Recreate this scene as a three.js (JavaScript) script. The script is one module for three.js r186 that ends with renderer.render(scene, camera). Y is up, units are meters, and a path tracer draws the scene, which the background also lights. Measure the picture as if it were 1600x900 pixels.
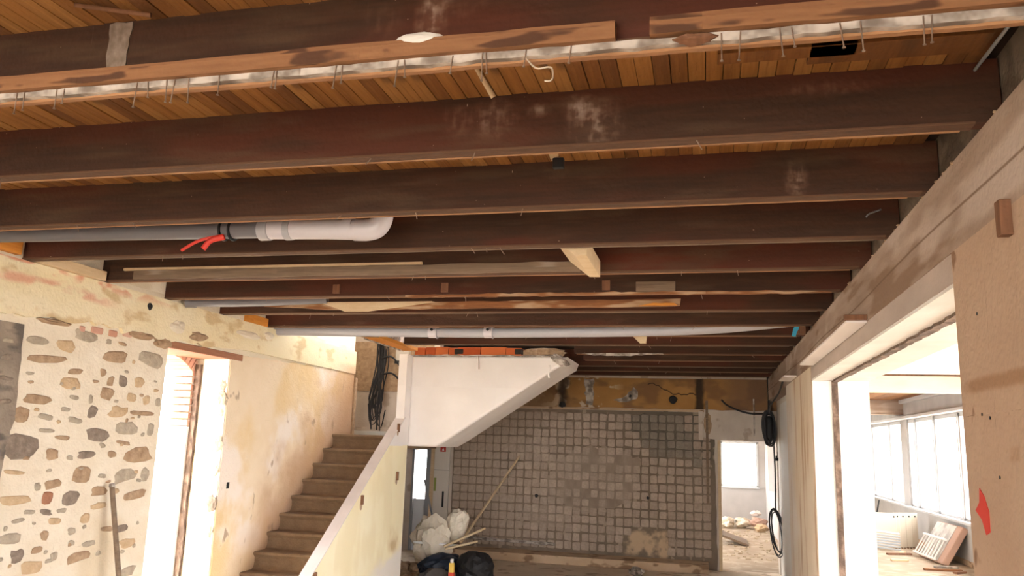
import * as THREE from 'three';
import { RoundedBoxGeometry } from 'three/addons/geometries/RoundedBoxGeometry.js';
import { mergeGeometries } from 'three/addons/utils/BufferGeometryUtils.js';

// ---------------------------------------------------------------- camera, sky, exposure
const scene = new THREE.Scene();
const camera = new THREE.PerspectiveCamera(39.48, 1600 / 900, 0.05, 200);
camera.rotation.order = 'YXZ';
camera.rotation.set(0.19044, 0.24127, 0.03301);
camera.position.set(0, 1.85, 0);
const renderer = new THREE.WebGLRenderer({ antialias: true });
renderer.toneMapping = THREE.LinearToneMapping;
renderer.toneMappingExposure = 1.85;
renderer.shadowMap.enabled = true;
scene.background = new THREE.Color(1.0, 1.0, 1.0);      // a bright overcast sky
scene.backgroundIntensity = 9;

// ---------------------------------------------------------------- helpers
let seed = 20240611;
const rnd = () => { seed = (seed + 0x6D2B79F5) | 0; let t = Math.imul(seed ^ (seed >>> 15), 1 | seed); t = (t + Math.imul(t ^ (t >>> 7), 61 | t)) ^ t; return ((t ^ (t >>> 14)) >>> 0) / 4294967296; };
const rr = (a, b) => a + (b - a) * rnd();
const pick = (a) => a[Math.floor(rnd() * a.length)];
const mix = (a, b, t) => a + (b - a) * t;
const clamp = (x, a = 0, b = 1) => Math.min(b, Math.max(a, x));
const sst = (a, b, x) => { const t = clamp((x - a) / (b - a)); return t * t * (3 - 2 * t); };
function hash(x, y) { let h = Math.imul(x, 374761393) ^ Math.imul(y, 668265263); h = Math.imul(h ^ (h >>> 13), 1274126177); return ((h ^ (h >>> 16)) >>> 0) / 4294967296; }
function vn(x, y) { const xi = Math.floor(x), yi = Math.floor(y); let fx = x - xi, fy = y - yi; fx = fx * fx * (3 - 2 * fx); fy = fy * fy * (3 - 2 * fy); const a = hash(xi, yi), b = hash(xi + 1, yi), c = hash(xi, yi + 1), d = hash(xi + 1, yi + 1); return a + (b - a) * fx + (c - a) * fy + (a - b - c + d) * fx * fy; }
function fbm(x, y, o = 4) { let s = 0, a = 0.5, n = 0; for (let i = 0; i < o; i++) { s += a * vn(x, y); n += a; a *= 0.5; x = x * 2.03 + 17.3; y = y * 2.03 + 5.7; } return s / n; }
const mixc = (a, b, t) => [mix(a[0], b[0], t), mix(a[1], b[1], t), mix(a[2], b[2], t)];
// a computed colour map; fn gets metres from the lower left corner of a w x h metre patch whose corner lies at (x0, y0)
function tex(px, py, w, h, fn, x0 = 0, y0 = 0, data = false) {
  const d = new Uint8Array(px * py * 4);
  for (let j = 0; j < py; j++) for (let i = 0; i < px; i++) {
    const c = fn(x0 + (i + 0.5) / px * w, y0 + (j + 0.5) / py * h), k = (j * px + i) * 4;
    d[k] = clamp(c[0], 0, 255); d[k + 1] = clamp(c[1], 0, 255); d[k + 2] = clamp(c[2], 0, 255); d[k + 3] = 255;
  }
  const t = new THREE.DataTexture(d, px, py, THREE.RGBAFormat);
  t.wrapS = t.wrapT = THREE.RepeatWrapping; t.magFilter = THREE.LinearFilter; t.minFilter = THREE.LinearMipmapLinearFilter; t.generateMipmaps = true;
  if (!data) t.colorSpace = THREE.SRGBColorSpace;
  t.repeat.set(1 / w, 1 / h); t.offset.set(-x0 / w, -y0 / h); t.needsUpdate = true;
  return t;
}
const std = (o) => new THREE.MeshStandardMaterial({ roughness: 0.9, metalness: 0, ...o });
const flat = (hex, rough = 0.9, metal = 0) => std({ color: hex, roughness: rough, metalness: metal });
// uv in metres from the dominant direction of each normal
function uvm(g) {
  if (g.index) g = g.toNonIndexed();
  const p = g.attributes.position, n = g.attributes.normal, uv = new Float32Array(p.count * 2);
  for (let f = 0; f < p.count; f += 3) {
    let ax = 0, ay = 0, az = 0;
    for (let k = 0; k < 3; k++) { ax += n.getX(f + k); ay += n.getY(f + k); az += n.getZ(f + k); }
    ax = Math.abs(ax); ay = Math.abs(ay); az = Math.abs(az);
    for (let k = 0; k < 3; k++) {
      const i = f + k, x = p.getX(i), y = p.getY(i), z = p.getZ(i);
      if (ay >= ax && ay >= az) { uv[2 * i] = x; uv[2 * i + 1] = -z; } else if (ax >= az) { uv[2 * i] = -z; uv[2 * i + 1] = y; } else { uv[2 * i] = x; uv[2 * i + 1] = y; }
    }
  }
  g.setAttribute('uv', new THREE.BufferAttribute(uv, 2));
  for (const k of Object.keys(g.attributes)) if (!['position', 'normal', 'uv'].includes(k)) g.deleteAttribute(k);
  return g;
}
const box = (x0, x1, y0, y1, z0, z1) => new THREE.BoxGeometry(Math.abs(x1 - x0), Math.abs(y1 - y0), Math.abs(z1 - z0)).translate((x0 + x1) / 2, (y0 + y1) / 2, (z0 + z1) / 2);
const rbox = (x0, x1, y0, y1, z0, z1, r = 0.006) => new RoundedBoxGeometry(Math.abs(x1 - x0), Math.abs(y1 - y0), Math.abs(z1 - z0), 1, r).translate((x0 + x1) / 2, (y0 + y1) / 2, (z0 + z1) / 2);
const merge = (gs) => mergeGeometries(gs.map(uvm));
const V = (x, y, z) => new THREE.Vector3(x, y, z);
function tube(pts, r, seg = 24, rad = 8) { const c = pts.length === 2 ? new THREE.LineCurve3(V(...pts[0]), V(...pts[1])) : new THREE.CatmullRomCurve3(pts.map((p) => V(...p))); return new THREE.TubeGeometry(c, pts.length === 2 ? 1 : seg, r, rad); }
function rod(a, b, r0, r1 = r0, n = 10) { const A = V(...a), B = V(...b), d = B.clone().sub(A), g = new THREE.CylinderGeometry(r1, r0, d.length(), n); g.applyQuaternion(new THREE.Quaternion().setFromUnitVectors(V(0, 1, 0), d.normalize())); return g.translate((A.x + B.x) / 2, (A.y + B.y) / 2, (A.z + B.z) / 2); }
function poly(pts, depth, bevel = 0) { const s = new THREE.Shape(pts.map((p) => new THREE.Vector2(p[0], p[1]))); return new THREE.ExtrudeGeometry(s, { depth, bevelEnabled: bevel > 0, bevelThickness: bevel, bevelSize: bevel, bevelSegments: 1, curveSegments: 6 }); }
// a ragged closed outline along the given corner points
function ragged(pts, amp, step) {
  const out = [];
  pts.forEach((p, i) => { const q = pts[(i + 1) % pts.length], a = p[2] ?? amp, n = a ? Math.max(1, Math.round(Math.hypot(q[0] - p[0], q[1] - p[1]) / step)) : 1; for (let k = 0; k < n; k++) { const j = k ? a : a * 0.4; out.push([mix(p[0], q[0], k / n) + rr(-j, j), mix(p[1], q[1], k / n) + rr(-j, j)]); } });
  return out;
}
function lump(r, detail, amp, sy = 1, freq = 3) {
  const g = new THREE.IcosahedronGeometry(1, detail), p = g.attributes.position, o = rr(0, 50);
  for (let i = 0; i < p.count; i++) { const x = p.getX(i), y = p.getY(i), z = p.getZ(i), k = 1 + amp * (fbm(x * freq + o + z * 1.7, y * freq + o - z * 1.3, 3) - 0.5) * 2; p.setXYZ(i, x * k * r, y * k * r * sy, z * k * r); }
  g.computeVertexNormals(); return g;
}
const used = new Map();
const numbered = (n) => { const c = used.get(n) ?? 0; used.set(n, c + 1); return c ? `${n}_${String(c).padStart(3, '0')}` : n; };
const shade = (m) => { m.castShadow = m.receiveShadow = true; return m; };
function thing(name, label, category, pos = [0, 0, 0], group) { const o = new THREE.Group(); o.name = numbered(name); o.position.set(...pos); o.userData = { label, category }; if (group) o.userData.group = group; scene.add(o); return o; }
function part(name, geo, mat, parent, label, kind) { const m = shade(new THREE.Mesh(geo.attributes.uv?.metres ? geo : uvm(geo), mat)); m.name = numbered(name); if (label) m.userData.label = label; if (kind) m.userData.kind = kind; parent.add(m); return m; }
function solo(name, geo, mat, label, category, group) { const m = part(name, geo, mat, scene); m.userData = { label, category }; if (group) m.userData.group = group; return m; }
function struct(name, geos, mat, label) { const m = shade(new THREE.Mesh(merge(Array.isArray(geos) ? geos : [geos]), mat)); m.name = numbered(name); m.userData = { kind: 'structure' }; if (label) m.userData.label = label; scene.add(m); return m; }
function copyPart(name, geo, mat, parent) { const m = shade(new THREE.Mesh(geo, mat)); m.name = numbered(name); parent.add(m); return m; }   // shares a prepared geometry

// ---------------------------------------------------------------- materials
const grainBump = tex(512, 512, 1, 1, (x, y) => { const n = 255 * fbm(x * 60, y * 60, 3); return [n, n, n]; }, 0, 0, true);
const roughBump = tex(512, 512, 1, 1, (x, y) => { const n = 255 * (0.65 * fbm(x * 14, y * 14, 4) + 0.35 * fbm(x * 70, y * 70, 2)); return [n, n, n]; }, 0, 0, true);
const woodNoise = (x, y, fx = 1.6, fy = 40) => 0.6 * fbm(x * fx, y * fy, 4) + 0.4 * fbm(x * fx * 6, y * fy * 2.5, 2);
// dark joists: u runs along the room's width; stains are [x, y, width, height, strength]
function joistTex(s, stains = [], px = 2048, py = 96, red = () => 0) {
  return tex(px, py, 5.6, 0.26, (x, y) => {
    const g = woodNoise(x + s * 3.1, y + s), big = fbm(x * 1.1 + s * 7, y * 5 + s, 3);
    let c = mixc([47, 26, 13], [78, 45, 25], clamp(g * 1.1 - 0.1));
    c = mixc(c, [92, 36, 15], clamp(sst(0.45, 0.7, big) * 0.55 + red(x)));
    c = mixc(c, [84, 67, 48], sst(0.52, 0.8, fbm(x * 2.3 - s, y * 14 + s * 2, 4)) * 0.5);
    if (vn(x * 3 + s * 5, 1) > 0.985) c = mixc(c, [30, 18, 12], 0.5);
    for (const [sx, sy, w, h, k] of stains) { const d = Math.hypot((x - sx) / w, (y - sy) / h); if (d < 1.5) { const n = 0.5 * fbm(x * 55 + sx, y * 12, 4) + 0.5 * fbm(x * 30 + sx, y * 40, 3); c = mixc(c, [186, 170, 160], clamp((1.25 - d) * 0.8) * (0.2 + 0.8 * sst(0.38, 0.72, n)) * k * 0.8); } }
    if (vn(x * 90, y * 90 + s) > 0.992) c = [180, 165, 150];
    return c;
  }, -4.62, 2.955);
}
const woodMat = (t, o = {}) => std({ map: t, bumpMap: grainBump, bumpScale: 0.002, roughness: 0.8, ...o });
const M = {};
M.joist = [1, 2, 3].map((s) => woodMat(joistTex(s, [], 1024, 64)));
M.joistA = woodMat(joistTex(11, [[-0.79, 3.1, 0.05, 0.16, 1.2], [-0.72, 3.15, 0.1, 0.06, 0.5], [-0.95, 3.1, 0.07, 0.07, 0.25]]));
M.joistB = woodMat(joistTex(12, [[-0.8, 3.1, 0.09, 0.08, 0.9], [-0.46, 3.12, 0.07, 0.05, 1.3], [-0.4, 3.05, 0.1, 0.1, 1.0], [-0.62, 3.12, 0.05, 0.03, 0.8], [0.42, 3.13, 0.16, 0.03, 0.45], [-0.95, 3.1, 0.06, 0.07, 0.5]]));
M.joistC = woodMat(joistTex(13, [[0.4, 3.05, 0.05, 0.09, 0.9], [-0.7, 3.15, 0.06, 0.06, 0.3]]));
M.joistRed = woodMat(joistTex(14, [], 1024, 64, (x) => sst(-0.8, -0.5, x) * 0.55));
M.boards = [[186, 132, 68], [174, 120, 60], [194, 142, 78], [160, 108, 54], [180, 125, 62], [142, 94, 48]].map((c, i) => woodMat(tex(128, 512, 0.25, 1.6, (x, y) => mixc(mixc(c, [c[0] * 0.72, c[1] * 0.66, c[2] * 0.6], woodNoise(y + i * 9, x + i, 1.4, 60)), [80, 52, 30], sst(0.66, 0.85, fbm(x * 7 + i, y * 3, 3)) * 0.5))));
M.subfloor = flat(0x2a1a10);
M.batten = woodMat(tex(1024, 64, 2.4, 0.2, (x, y) => { const g = woodNoise(x, y, 2, 50); let c = mixc([120, 80, 52], [162, 116, 78], g); const k = fbm(x * 5, y * 18, 3); c = mixc(c, [70, 42, 26], sst(0.64, 0.72, k) * 0.8); return c; }));
M.splitWood = woodMat(tex(1024, 64, 3, 0.2, (x, y) => mixc(mixc([104, 66, 40], [168, 110, 64], woodNoise(x, y, 2, 55)), [208, 190, 164], sst(0.55, 0.75, fbm(x * 4, y * 20, 3)) * 0.6)));
M.pale = woodMat(tex(256, 256, 0.6, 0.6, (x, y) => mixc([206, 176, 136], [228, 206, 172], woodNoise(x, y, 3, 40))));
M.orange = woodMat(tex(256, 128, 1.2, 0.3, (x, y) => mixc([196, 120, 40], [226, 158, 70], woodNoise(x, y, 2, 40))));
M.greyWood = woodMat(tex(1024, 64, 3, 0.2, (x, y) => mixc(mixc([104, 86, 70], [150, 128, 106], woodNoise(x, y, 2, 50)), [190, 180, 170], sst(0.6, 0.8, fbm(x * 3, y * 12, 3)) * 0.5)));
M.brownWood = woodMat(tex(256, 256, 0.8, 0.8, (x, y) => mixc([96, 64, 44], [150, 104, 74], woodNoise(y, x, 2, 40))));
M.plasterScrap = std({ map: tex(512, 256, 1.2, 0.6, (x, y) => mixc([128, 116, 106], [204, 194, 184], sst(0.3, 0.7, fbm(x * 14, y * 14, 4)))), bumpMap: roughBump, bumpScale: 0.006 });
M.smear = std({ map: tex(128, 128, 0.2, 0.2, (x, y) => mixc([112, 94, 80], [160, 146, 134], fbm(x * 60, y * 40, 4))), bumpMap: roughBump, bumpScale: 0.004 });
M.powder = flat(0xe2ded8, 1);
M.nail = flat(0x9a8474, 0.5, 0.6);
M.wire = flat(0xc9b8a6, 0.5, 0.5);
M.black = flat(0x141416, 0.6);
M.rubber = flat(0x222226, 0.5);
M.lathDark = woodMat(tex(256, 64, 1.2, 0.3, (x, y) => mixc([74, 50, 34], [116, 82, 58], woodNoise(x, y, 2, 40))));
M.lathPale = woodMat(tex(256, 64, 1.2, 0.3, (x, y) => mixc([136, 92, 60], [188, 144, 104], woodNoise(x, y, 2, 40))));
M.infill = std({ map: tex(512, 128, 4, 0.5, (x, y) => mixc(mixc([104, 90, 76], [150, 134, 116], fbm(x * 5, y * 9, 4)), [76, 62, 50], sst(0.55, 0.7, fbm(x * 4, y * 5, 3)) * 0.6)), bumpMap: roughBump, bumpScale: 0.01 });
M.gallery = std({ map: tex(512, 512, 2.5, 2.5, (x, y) => mixc([176, 175, 174], [200, 198, 195], fbm(x * 3, y * 3, 4))), bumpMap: roughBump, bumpScale: 0.002 });
M.backRoom = std({ map: tex(512, 512, 2.5, 2.5, (x, y) => mixc([176, 171, 167], [202, 196, 191], fbm(x * 3, y * 3, 4))) });
M.frontSheet = std({ map: tex(256, 256, 0.8, 0.8, (x, y) => mixc([176, 172, 168], [222, 218, 212], sst(0.3, 0.65, fbm(x * 7, y * 5, 4)))), bumpMap: roughBump, bumpScale: 0.01 });
M.galleryFloor = std({ map: tex(1024, 1024, 4, 4, (x, y) => { let c = mixc([148, 128, 106], [180, 160, 136], fbm(x * 3, y * 3, 5)); return mixc(c, [200, 184, 162], sst(0.55, 0.7, fbm(x * 5, y * 5 + 8, 4)) * 0.5); }), bumpMap: roughBump, bumpScale: 0.004 });
M.frameWhite = flat(0xc8c9ca, 0.5);
M.creamBeam = std({ map: tex(256, 128, 3, 0.5, (x, y) => mixc([208, 194, 172], [228, 216, 198], fbm(x * 3, y * 9, 4))), bumpMap: roughBump, bumpScale: 0.003 });
M.white = std({ map: tex(512, 512, 2.5, 2.5, (x, y) => mixc([232, 224, 219], [246, 240, 236], fbm(x * 3, y * 3, 4))), bumpMap: roughBump, bumpScale: 0.0015 });
M.whiteJamb = std({ map: tex(512, 512, 2.5, 2.5, (x, y) => mixc([228, 222, 214], [246, 243, 238], fbm(x * 4, y * 4, 4))), bumpMap: roughBump, bumpScale: 0.003 });
M.paint = flat(0xf2f2f0, 0.5);
M.frameMetal = flat(0x9da2a8, 0.45, 0.4);
M.glass = new THREE.MeshPhysicalMaterial({ color: 0xffffff, transmission: 1, thickness: 0, roughness: 0, ior: 1.45 });
// left wall: warm limed mortar, flaking ochre plaster, yellow band
M.mortar = std({ map: tex(1024, 1024, 3, 3, (x, y) => { let c = mixc([222, 208, 184], [242, 232, 214], fbm(x * 5, y * 5, 5)); return mixc(c, [200, 178, 142], sst(0.6, 0.8, fbm(x * 2 + 9, y * 2, 3)) * 0.4); }), bumpMap: roughBump, bumpScale: 0.007 });
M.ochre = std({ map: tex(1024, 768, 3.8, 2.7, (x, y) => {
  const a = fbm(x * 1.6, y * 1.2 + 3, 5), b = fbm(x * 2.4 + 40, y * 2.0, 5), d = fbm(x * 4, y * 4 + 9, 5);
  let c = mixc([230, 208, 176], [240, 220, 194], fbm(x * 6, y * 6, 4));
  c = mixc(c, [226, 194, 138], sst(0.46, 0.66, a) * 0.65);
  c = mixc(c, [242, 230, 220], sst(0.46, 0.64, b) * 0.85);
  const line = 0.55 + (x - 7.6) * 0.774, rise = y - line;      // grime, bare render and some painted shade along the line of the steps
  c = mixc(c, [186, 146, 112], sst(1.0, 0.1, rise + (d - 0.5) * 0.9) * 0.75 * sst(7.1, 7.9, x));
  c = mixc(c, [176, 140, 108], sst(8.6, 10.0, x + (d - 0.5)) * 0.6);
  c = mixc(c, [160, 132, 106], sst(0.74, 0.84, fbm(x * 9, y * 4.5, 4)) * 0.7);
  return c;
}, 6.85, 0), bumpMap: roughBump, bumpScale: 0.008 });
M.bandL = std({ map: tex(1024, 128, 6.6, 0.6, (x, y) => {
  let c = mixc([236, 220, 178], [242, 230, 202], fbm(x * 3, y * 6, 4));
  c = mixc(c, [206, 176, 128], sst(0.58, 0.75, fbm(x * 4, y * 8 + 4, 4)) * 0.7);
  const w = fbm(x * 2.5, 3, 4);
  const strip = Math.abs(y - (2.83 - (x - 4.2) * 0.02 + (w - 0.5) * 0.05));
  c = mixc(c, [222, 158, 132], sst(0.05, 0.01, strip) * sst(5.4, 4.9, x) * 0.75 * sst(0.35, 0.6, fbm(x * 5, y * 9, 3)));
  c = mixc(c, [218, 150, 120], sst(0.55, 0.68, fbm(x * 5, y * 7, 3)) * sst(2.86, 2.95, y) * sst(6.3, 5.2, x) * 0.9);
  c = mixc(c, [196, 150, 116], sst(8.8, 10, x) * 0.7 * sst(2.82, 2.72, y));
  return c;
}, 3.9, 2.55), bumpMap: roughBump, bumpScale: 0.008 });
M.greyRender = std({ map: tex(256, 512, 0.6, 2.6, (x, y) => mixc(mixc([128, 116, 104], [176, 160, 142], fbm(x * 6, y * 6, 4)), [92, 84, 78], sst(0.5, 0.66, fbm(x * 3, y * 9, 4)) * 0.8)), bumpMap: roughBump, bumpScale: 0.01 });
const stoneTex = (a, b, s) => std({ map: tex(256, 256, 0.5, 0.5, (x, y) => mixc(a, b, fbm(x * 26 + s, y * 26, 4))), bumpMap: roughBump, bumpScale: 0.01 });
M.stone = { b: stoneTex([148, 120, 94], [196, 168, 136], 1), g: stoneTex([156, 142, 124], [196, 182, 160], 2), t: stoneTex([186, 156, 120], [214, 188, 152], 3), d: stoneTex([118, 104, 92], [162, 146, 130], 4), r: stoneTex([150, 104, 80], [180, 128, 100], 5) };
M.brick = [0xd0a48e, 0xc8947c, 0xd8b09a, 0xcc9c88].map((h) => std({ color: h, bumpMap: roughBump, bumpScale: 0.004 }));
M.terracotta = [0xc2602f, 0xb55326, 0xcc6d3a].map((h) => std({ color: h, bumpMap: roughBump, bumpScale: 0.003 }));
M.lintelWood = woodMat(tex(256, 64, 1.4, 0.3, (x, y) => mixc([140, 92, 68], [184, 132, 102], woodNoise(x, y, 2, 40))));
M.groove = std({ map: tex(256, 512, 0.5, 2.7, (x, y) => mixc([96, 78, 66], [146, 122, 106], sst(0.3, 0.75, fbm(x * 20, y * 12, 4)))), bumpMap: roughBump, bumpScale: 0.015 });
// right wall: board-marked concrete above, tan render on the pier
M.concrete = std({ map: tex(2048, 256, 14, 0.6, (x, y) => {
  const s = fbm(x * 0.8, y * 26, 4), n = fbm(x * 3, y * 7, 5);
  let c = mixc([144, 121, 104], [192, 170, 152], 0.5 * s + 0.5 * n);
  c = mixc(c, [128, 98, 74], sst(0.56, 0.72, fbm(x * 1.3 + 20, y * 9, 4)) * 0.6);
  c = mixc(c, [206, 190, 178], sst(0.55, 0.7, fbm(x * 1.1 + 50, y * 4, 4)) * 0.6);
  c = mixc(c, [112, 86, 66], sst(0.008, 0.002, Math.abs(y - 2.775 - 0.01 * Math.sin(x * 2))) * 0.7);
  return c;
}, 0, 2.5), bumpMap: roughBump, bumpScale: 0.006 });
M.lowerLintel = std({ map: tex(1024, 64, 5, 0.3, (x, y) => mixc([176, 160, 148], [202, 186, 174], fbm(x * 3, y * 10, 4))), bumpMap: roughBump, bumpScale: 0.004 });
M.tan = std({ map: tex(1024, 1024, 3, 2.7, (x, y) => {
  let c = mixc([180, 150, 126], [198, 170, 145], fbm(x * 3, y * 3, 5));
  c = mixc(c, [174, 142, 114], sst(0.54, 0.7, fbm(x * 1.5, y * 2.5 + 7, 4)) * 0.6);
  for (const [ly, lw] of [[2.1, 0.035], [1.865, 0.03]]) { const d = Math.abs(y - ly - 0.02 * (fbm(x * 9, ly, 3) - 0.5)); c = mixc(c, [160, 122, 90], sst(lw, lw * 0.3, d) * sst(0.35, 0.6, fbm(x * 6 + ly * 9, y * 8, 3)) * 0.8); }
  c = mixc(c, [130, 96, 72], sst(0.76, 0.82, fbm(x * 9, y * 5, 3)) * 0.8);
  return c;
}, 2.2, 0), bumpMap: roughBump, bumpScale: 0.006 });
M.pilaster = std({ map: tex(512, 512, 2.6, 2.7, (x, y) => { let c = mixc([220, 200, 172], [236, 220, 198], fbm(x * 4, y * 2, 4)); c = mixc(c, [190, 152, 116], sst(0.52, 0.68, fbm(x * 7, y * 0.9, 4)) * 0.7); return mixc(c, [238, 232, 228], sst(9.0, 10.0, x + fbm(x, y * 3, 2) - 0.5) * 0.6); }, 7.8, 0), bumpMap: roughBump, bumpScale: 0.006 });
// back wall
M.farWhite = std({ map: tex(512, 512, 2, 2, (x, y) => mixc(mixc([196, 182, 168], [222, 210, 198], fbm(x * 4, y * 4, 4)), [150, 126, 106], sst(0.62, 0.75, fbm(x * 5 + 3, y * 5, 4)) * 0.5)), bumpMap: roughBump, bumpScale: 0.004 });
M.farBand = std({ map: tex(1024, 128, 5.6, 0.6, (x, y) => {
  let c = mixc([166, 120, 66], [190, 144, 84], fbm(x * 3, y * 5, 4));
  c = mixc(c, [138, 112, 86], sst(-1.9, -2.9, x) * 0.85);
  c = mixc(c, [126, 92, 64], sst(0.5, 0.7, fbm(x * 2.4, y * 4 + 5, 4)) * 0.7);
  c = mixc(c, [122, 92, 74], sst(0.1, 0.5, x) * 0.6);
  c = mixc(c, [206, 188, 164], sst(0.6, 0.66, fbm(x * 5 + 30, y * 6, 4)) * sst(-2.9, -2.2, x) * sst(-1.3, -1.6, x));
  for (const [hx, hw] of [[-2.37, 0.12], [-0.12, 0.08], [0.98, 0.06]]) c = mixc(c, [52, 38, 28], sst(1, 0.2, Math.abs(x - hx) / hw + (fbm(x * 8, y * 8, 3) - 0.5)) * 0.85);
  const crack = Math.abs(y - (2.88 - sst(-0.9, -0.5, x) * 0.16 + (vn(x * 22, 2) - 0.5) * 0.03)); if (x > -0.95 && x < -0.15) c = mixc(c, [70, 50, 34], sst(0.012, 0.004, crack));
  return c;
}, -4.5, 2.42), bumpMap: roughBump, bumpScale: 0.006 });
const wallTone = (x, y) => {                      // how sooty and how smeared the stripped wall is
  const n = fbm(x * 1.7, y * 1.7, 4) - 0.5;
  return { soot: clamp(sst(-1.5, -0.6, x + n) * sst(1.35, 1.9, y + n * 0.8) + 0.25 * sst(-2.4, -1.4, x + n)), smear: clamp(sst(1.15, 0.55, Math.hypot((x + 1.7) / 1.0, (y - 1.35) / 0.75) + n * 0.6)) };
};
M.tileBed = std({ map: tex(1024, 512, 4.6, 2.5, (x, y) => {
  const { soot, smear } = wallTone(x, y), n = fbm(x * 7, y * 7, 5);
  let c = mixc([116, 100, 86], [152, 134, 116], n);
  c = mixc(c, [104, 96, 84], soot * 0.8); c = mixc(c, [126, 108, 92], smear * 0.6);
  c = mixc(c, [206, 178, 146], sst(0.9, 0.5, Math.hypot((x + 0.95) / 0.42, (y - 0.32) / 0.3) + (fbm(x * 6, y * 6, 4) - 0.5) * 1.4));
  return mixc(c, [196, 178, 156], sst(0.7, 0.76, fbm(x * 10, y * 5, 4)) * 0.6);
}, -4.4, 0), bumpMap: roughBump, bumpScale: 0.008 });
const padMat = (a, b, s) => std({ map: tex(128, 128, 0.4, 0.4, (x, y) => mixc(a, b, fbm(x * 30 + s, y * 30, 4))), bumpMap: roughBump, bumpScale: 0.006 });
M.pads = [padMat([164, 146, 130], [196, 176, 158], 1), padMat([158, 140, 124], [190, 170, 152], 2), padMat([170, 152, 136], [202, 182, 164], 3)];
M.padsGrey = [padMat([136, 126, 114], [164, 152, 138], 4), padMat([130, 120, 108], [158, 146, 132], 5)];
M.smearTan = std({ map: tex(256, 256, 1, 1, (x, y) => mixc([132, 116, 102], [178, 160, 142], fbm(x * 9, y * 5, 5))), bumpMap: roughBump, bumpScale: 0.008 });
M.smearGrey = std({ map: tex(256, 256, 1, 1, (x, y) => mixc([92, 84, 74], [124, 114, 101], fbm(x * 8, y * 6, 5))), bumpMap: roughBump, bumpScale: 0.008 });
M.plinth = std({ map: tex(512, 256, 4, 1, (x, y) => mixc(mixc([186, 156, 126], [214, 188, 158], fbm(x * 4, y * 4, 4)), [120, 90, 66], sst(0.6, 0.72, fbm(x * 5, y * 9, 3)) * 0.7)), bumpMap: roughBump, bumpScale: 0.005 });
M.floor = std({ map: tex(1024, 1024, 4, 4, (x, y) => { let c = mixc([208, 188, 164], [236, 220, 200], fbm(x * 3, y * 3, 5)); c = mixc(c, [150, 122, 94], sst(0.6, 0.75, fbm(x * 6, y * 6, 4)) * 0.5); return c; }), bumpMap: roughBump, bumpScale: 0.004 });
M.carpet = std({ map: tex(512, 512, 1, 1, (x, y) => mixc([104, 82, 62], [140, 114, 88], 0.6 * fbm(x * 10, y * 10, 3) + 0.4 * vn(x * 180, y * 180))), bumpMap: grainBump, bumpScale: 0.004, roughness: 1 });
M.yellowWall = std({ map: tex(512, 512, 2.8, 2.4, (x, y) => { const n = fbm(x * 3, y * 3, 4); let c = mixc([244, 230, 190], [248, 238, 208], n); c = mixc(c, [232, 214, 172], sst(0.55, 0.7, fbm(x * 4, y * 1.6, 3)) * 0.35); c = mixc(c, [196, 166, 120], sst(0.3, 0.1, Math.hypot((x - 9.2) / 1, (y - 0.62) / 0.7) + (n - 0.5) * 0.5) * 0.8); c = mixc(c, [238, 230, 220], sst(0.58, 0.46, y - (x - 9.0) * 0.25 + (n - 0.5) * 0.3) * sst(8.4, 8.9, x)); return c; }, 7, 0), bumpMap: roughBump, bumpScale: 0.002 });
M.coping = std({ map: tex(512, 64, 4, 0.5, (x, y) => mixc(mixc([206, 196, 194], [224, 214, 210], fbm(x * 4, y * 8, 3)), [176, 142, 116], sst(8.3, 9.2, x + (fbm(x * 3, y * 4, 2) - 0.5)))), bumpMap: roughBump, bumpScale: 0.002 });
M.pvc = flat(0xa9a6aa, 0.35);
M.pvcLight = flat(0xc9c2c6, 0.35);
M.pvcDark = flat(0x6f6c70, 0.4);
M.red = flat(0xd2382a, 0.5);
M.redPaint = flat(0xd23a2c, 0.7);
M.blue = flat(0x3f9fc0, 0.8);
M.bag = flat(0x15161a, 0.55);
M.bagBlue = flat(0x1b2534, 0.6);
M.bagGrey = flat(0x5a5450, 0.8);
M.sack = std({ color: 0xe8dcc8, bumpMap: roughBump, bumpScale: 0.01 });
M.radiator = flat(0xcfc2ae, 0.5);
M.silver = flat(0xb4b9be, 0.45, 0.4);
M.pink = flat(0xc09e8c, 0.7);
M.groundOut = std({ color: 0xd8d0c2 });

// ---------------------------------------------------------------- the setting
struct('ground', box(-40, 40, -0.4, -0.25, -60, 40), M.groundOut);
const floor = struct('floor', box(-5.9, 1.2, -0.25, 0, -13.62, 4), M.floor);
struct('floor_gallery', [box(1.2, 4.6, -0.25, 0, -27, 4), box(-5.9, 1.2, -0.25, 0, -27, -13.62)], M.galleryFloor);
const LX = -4.5, RX = 0.93, LW = -5.1, RW = 1.42, FAR = -13.5;

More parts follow.
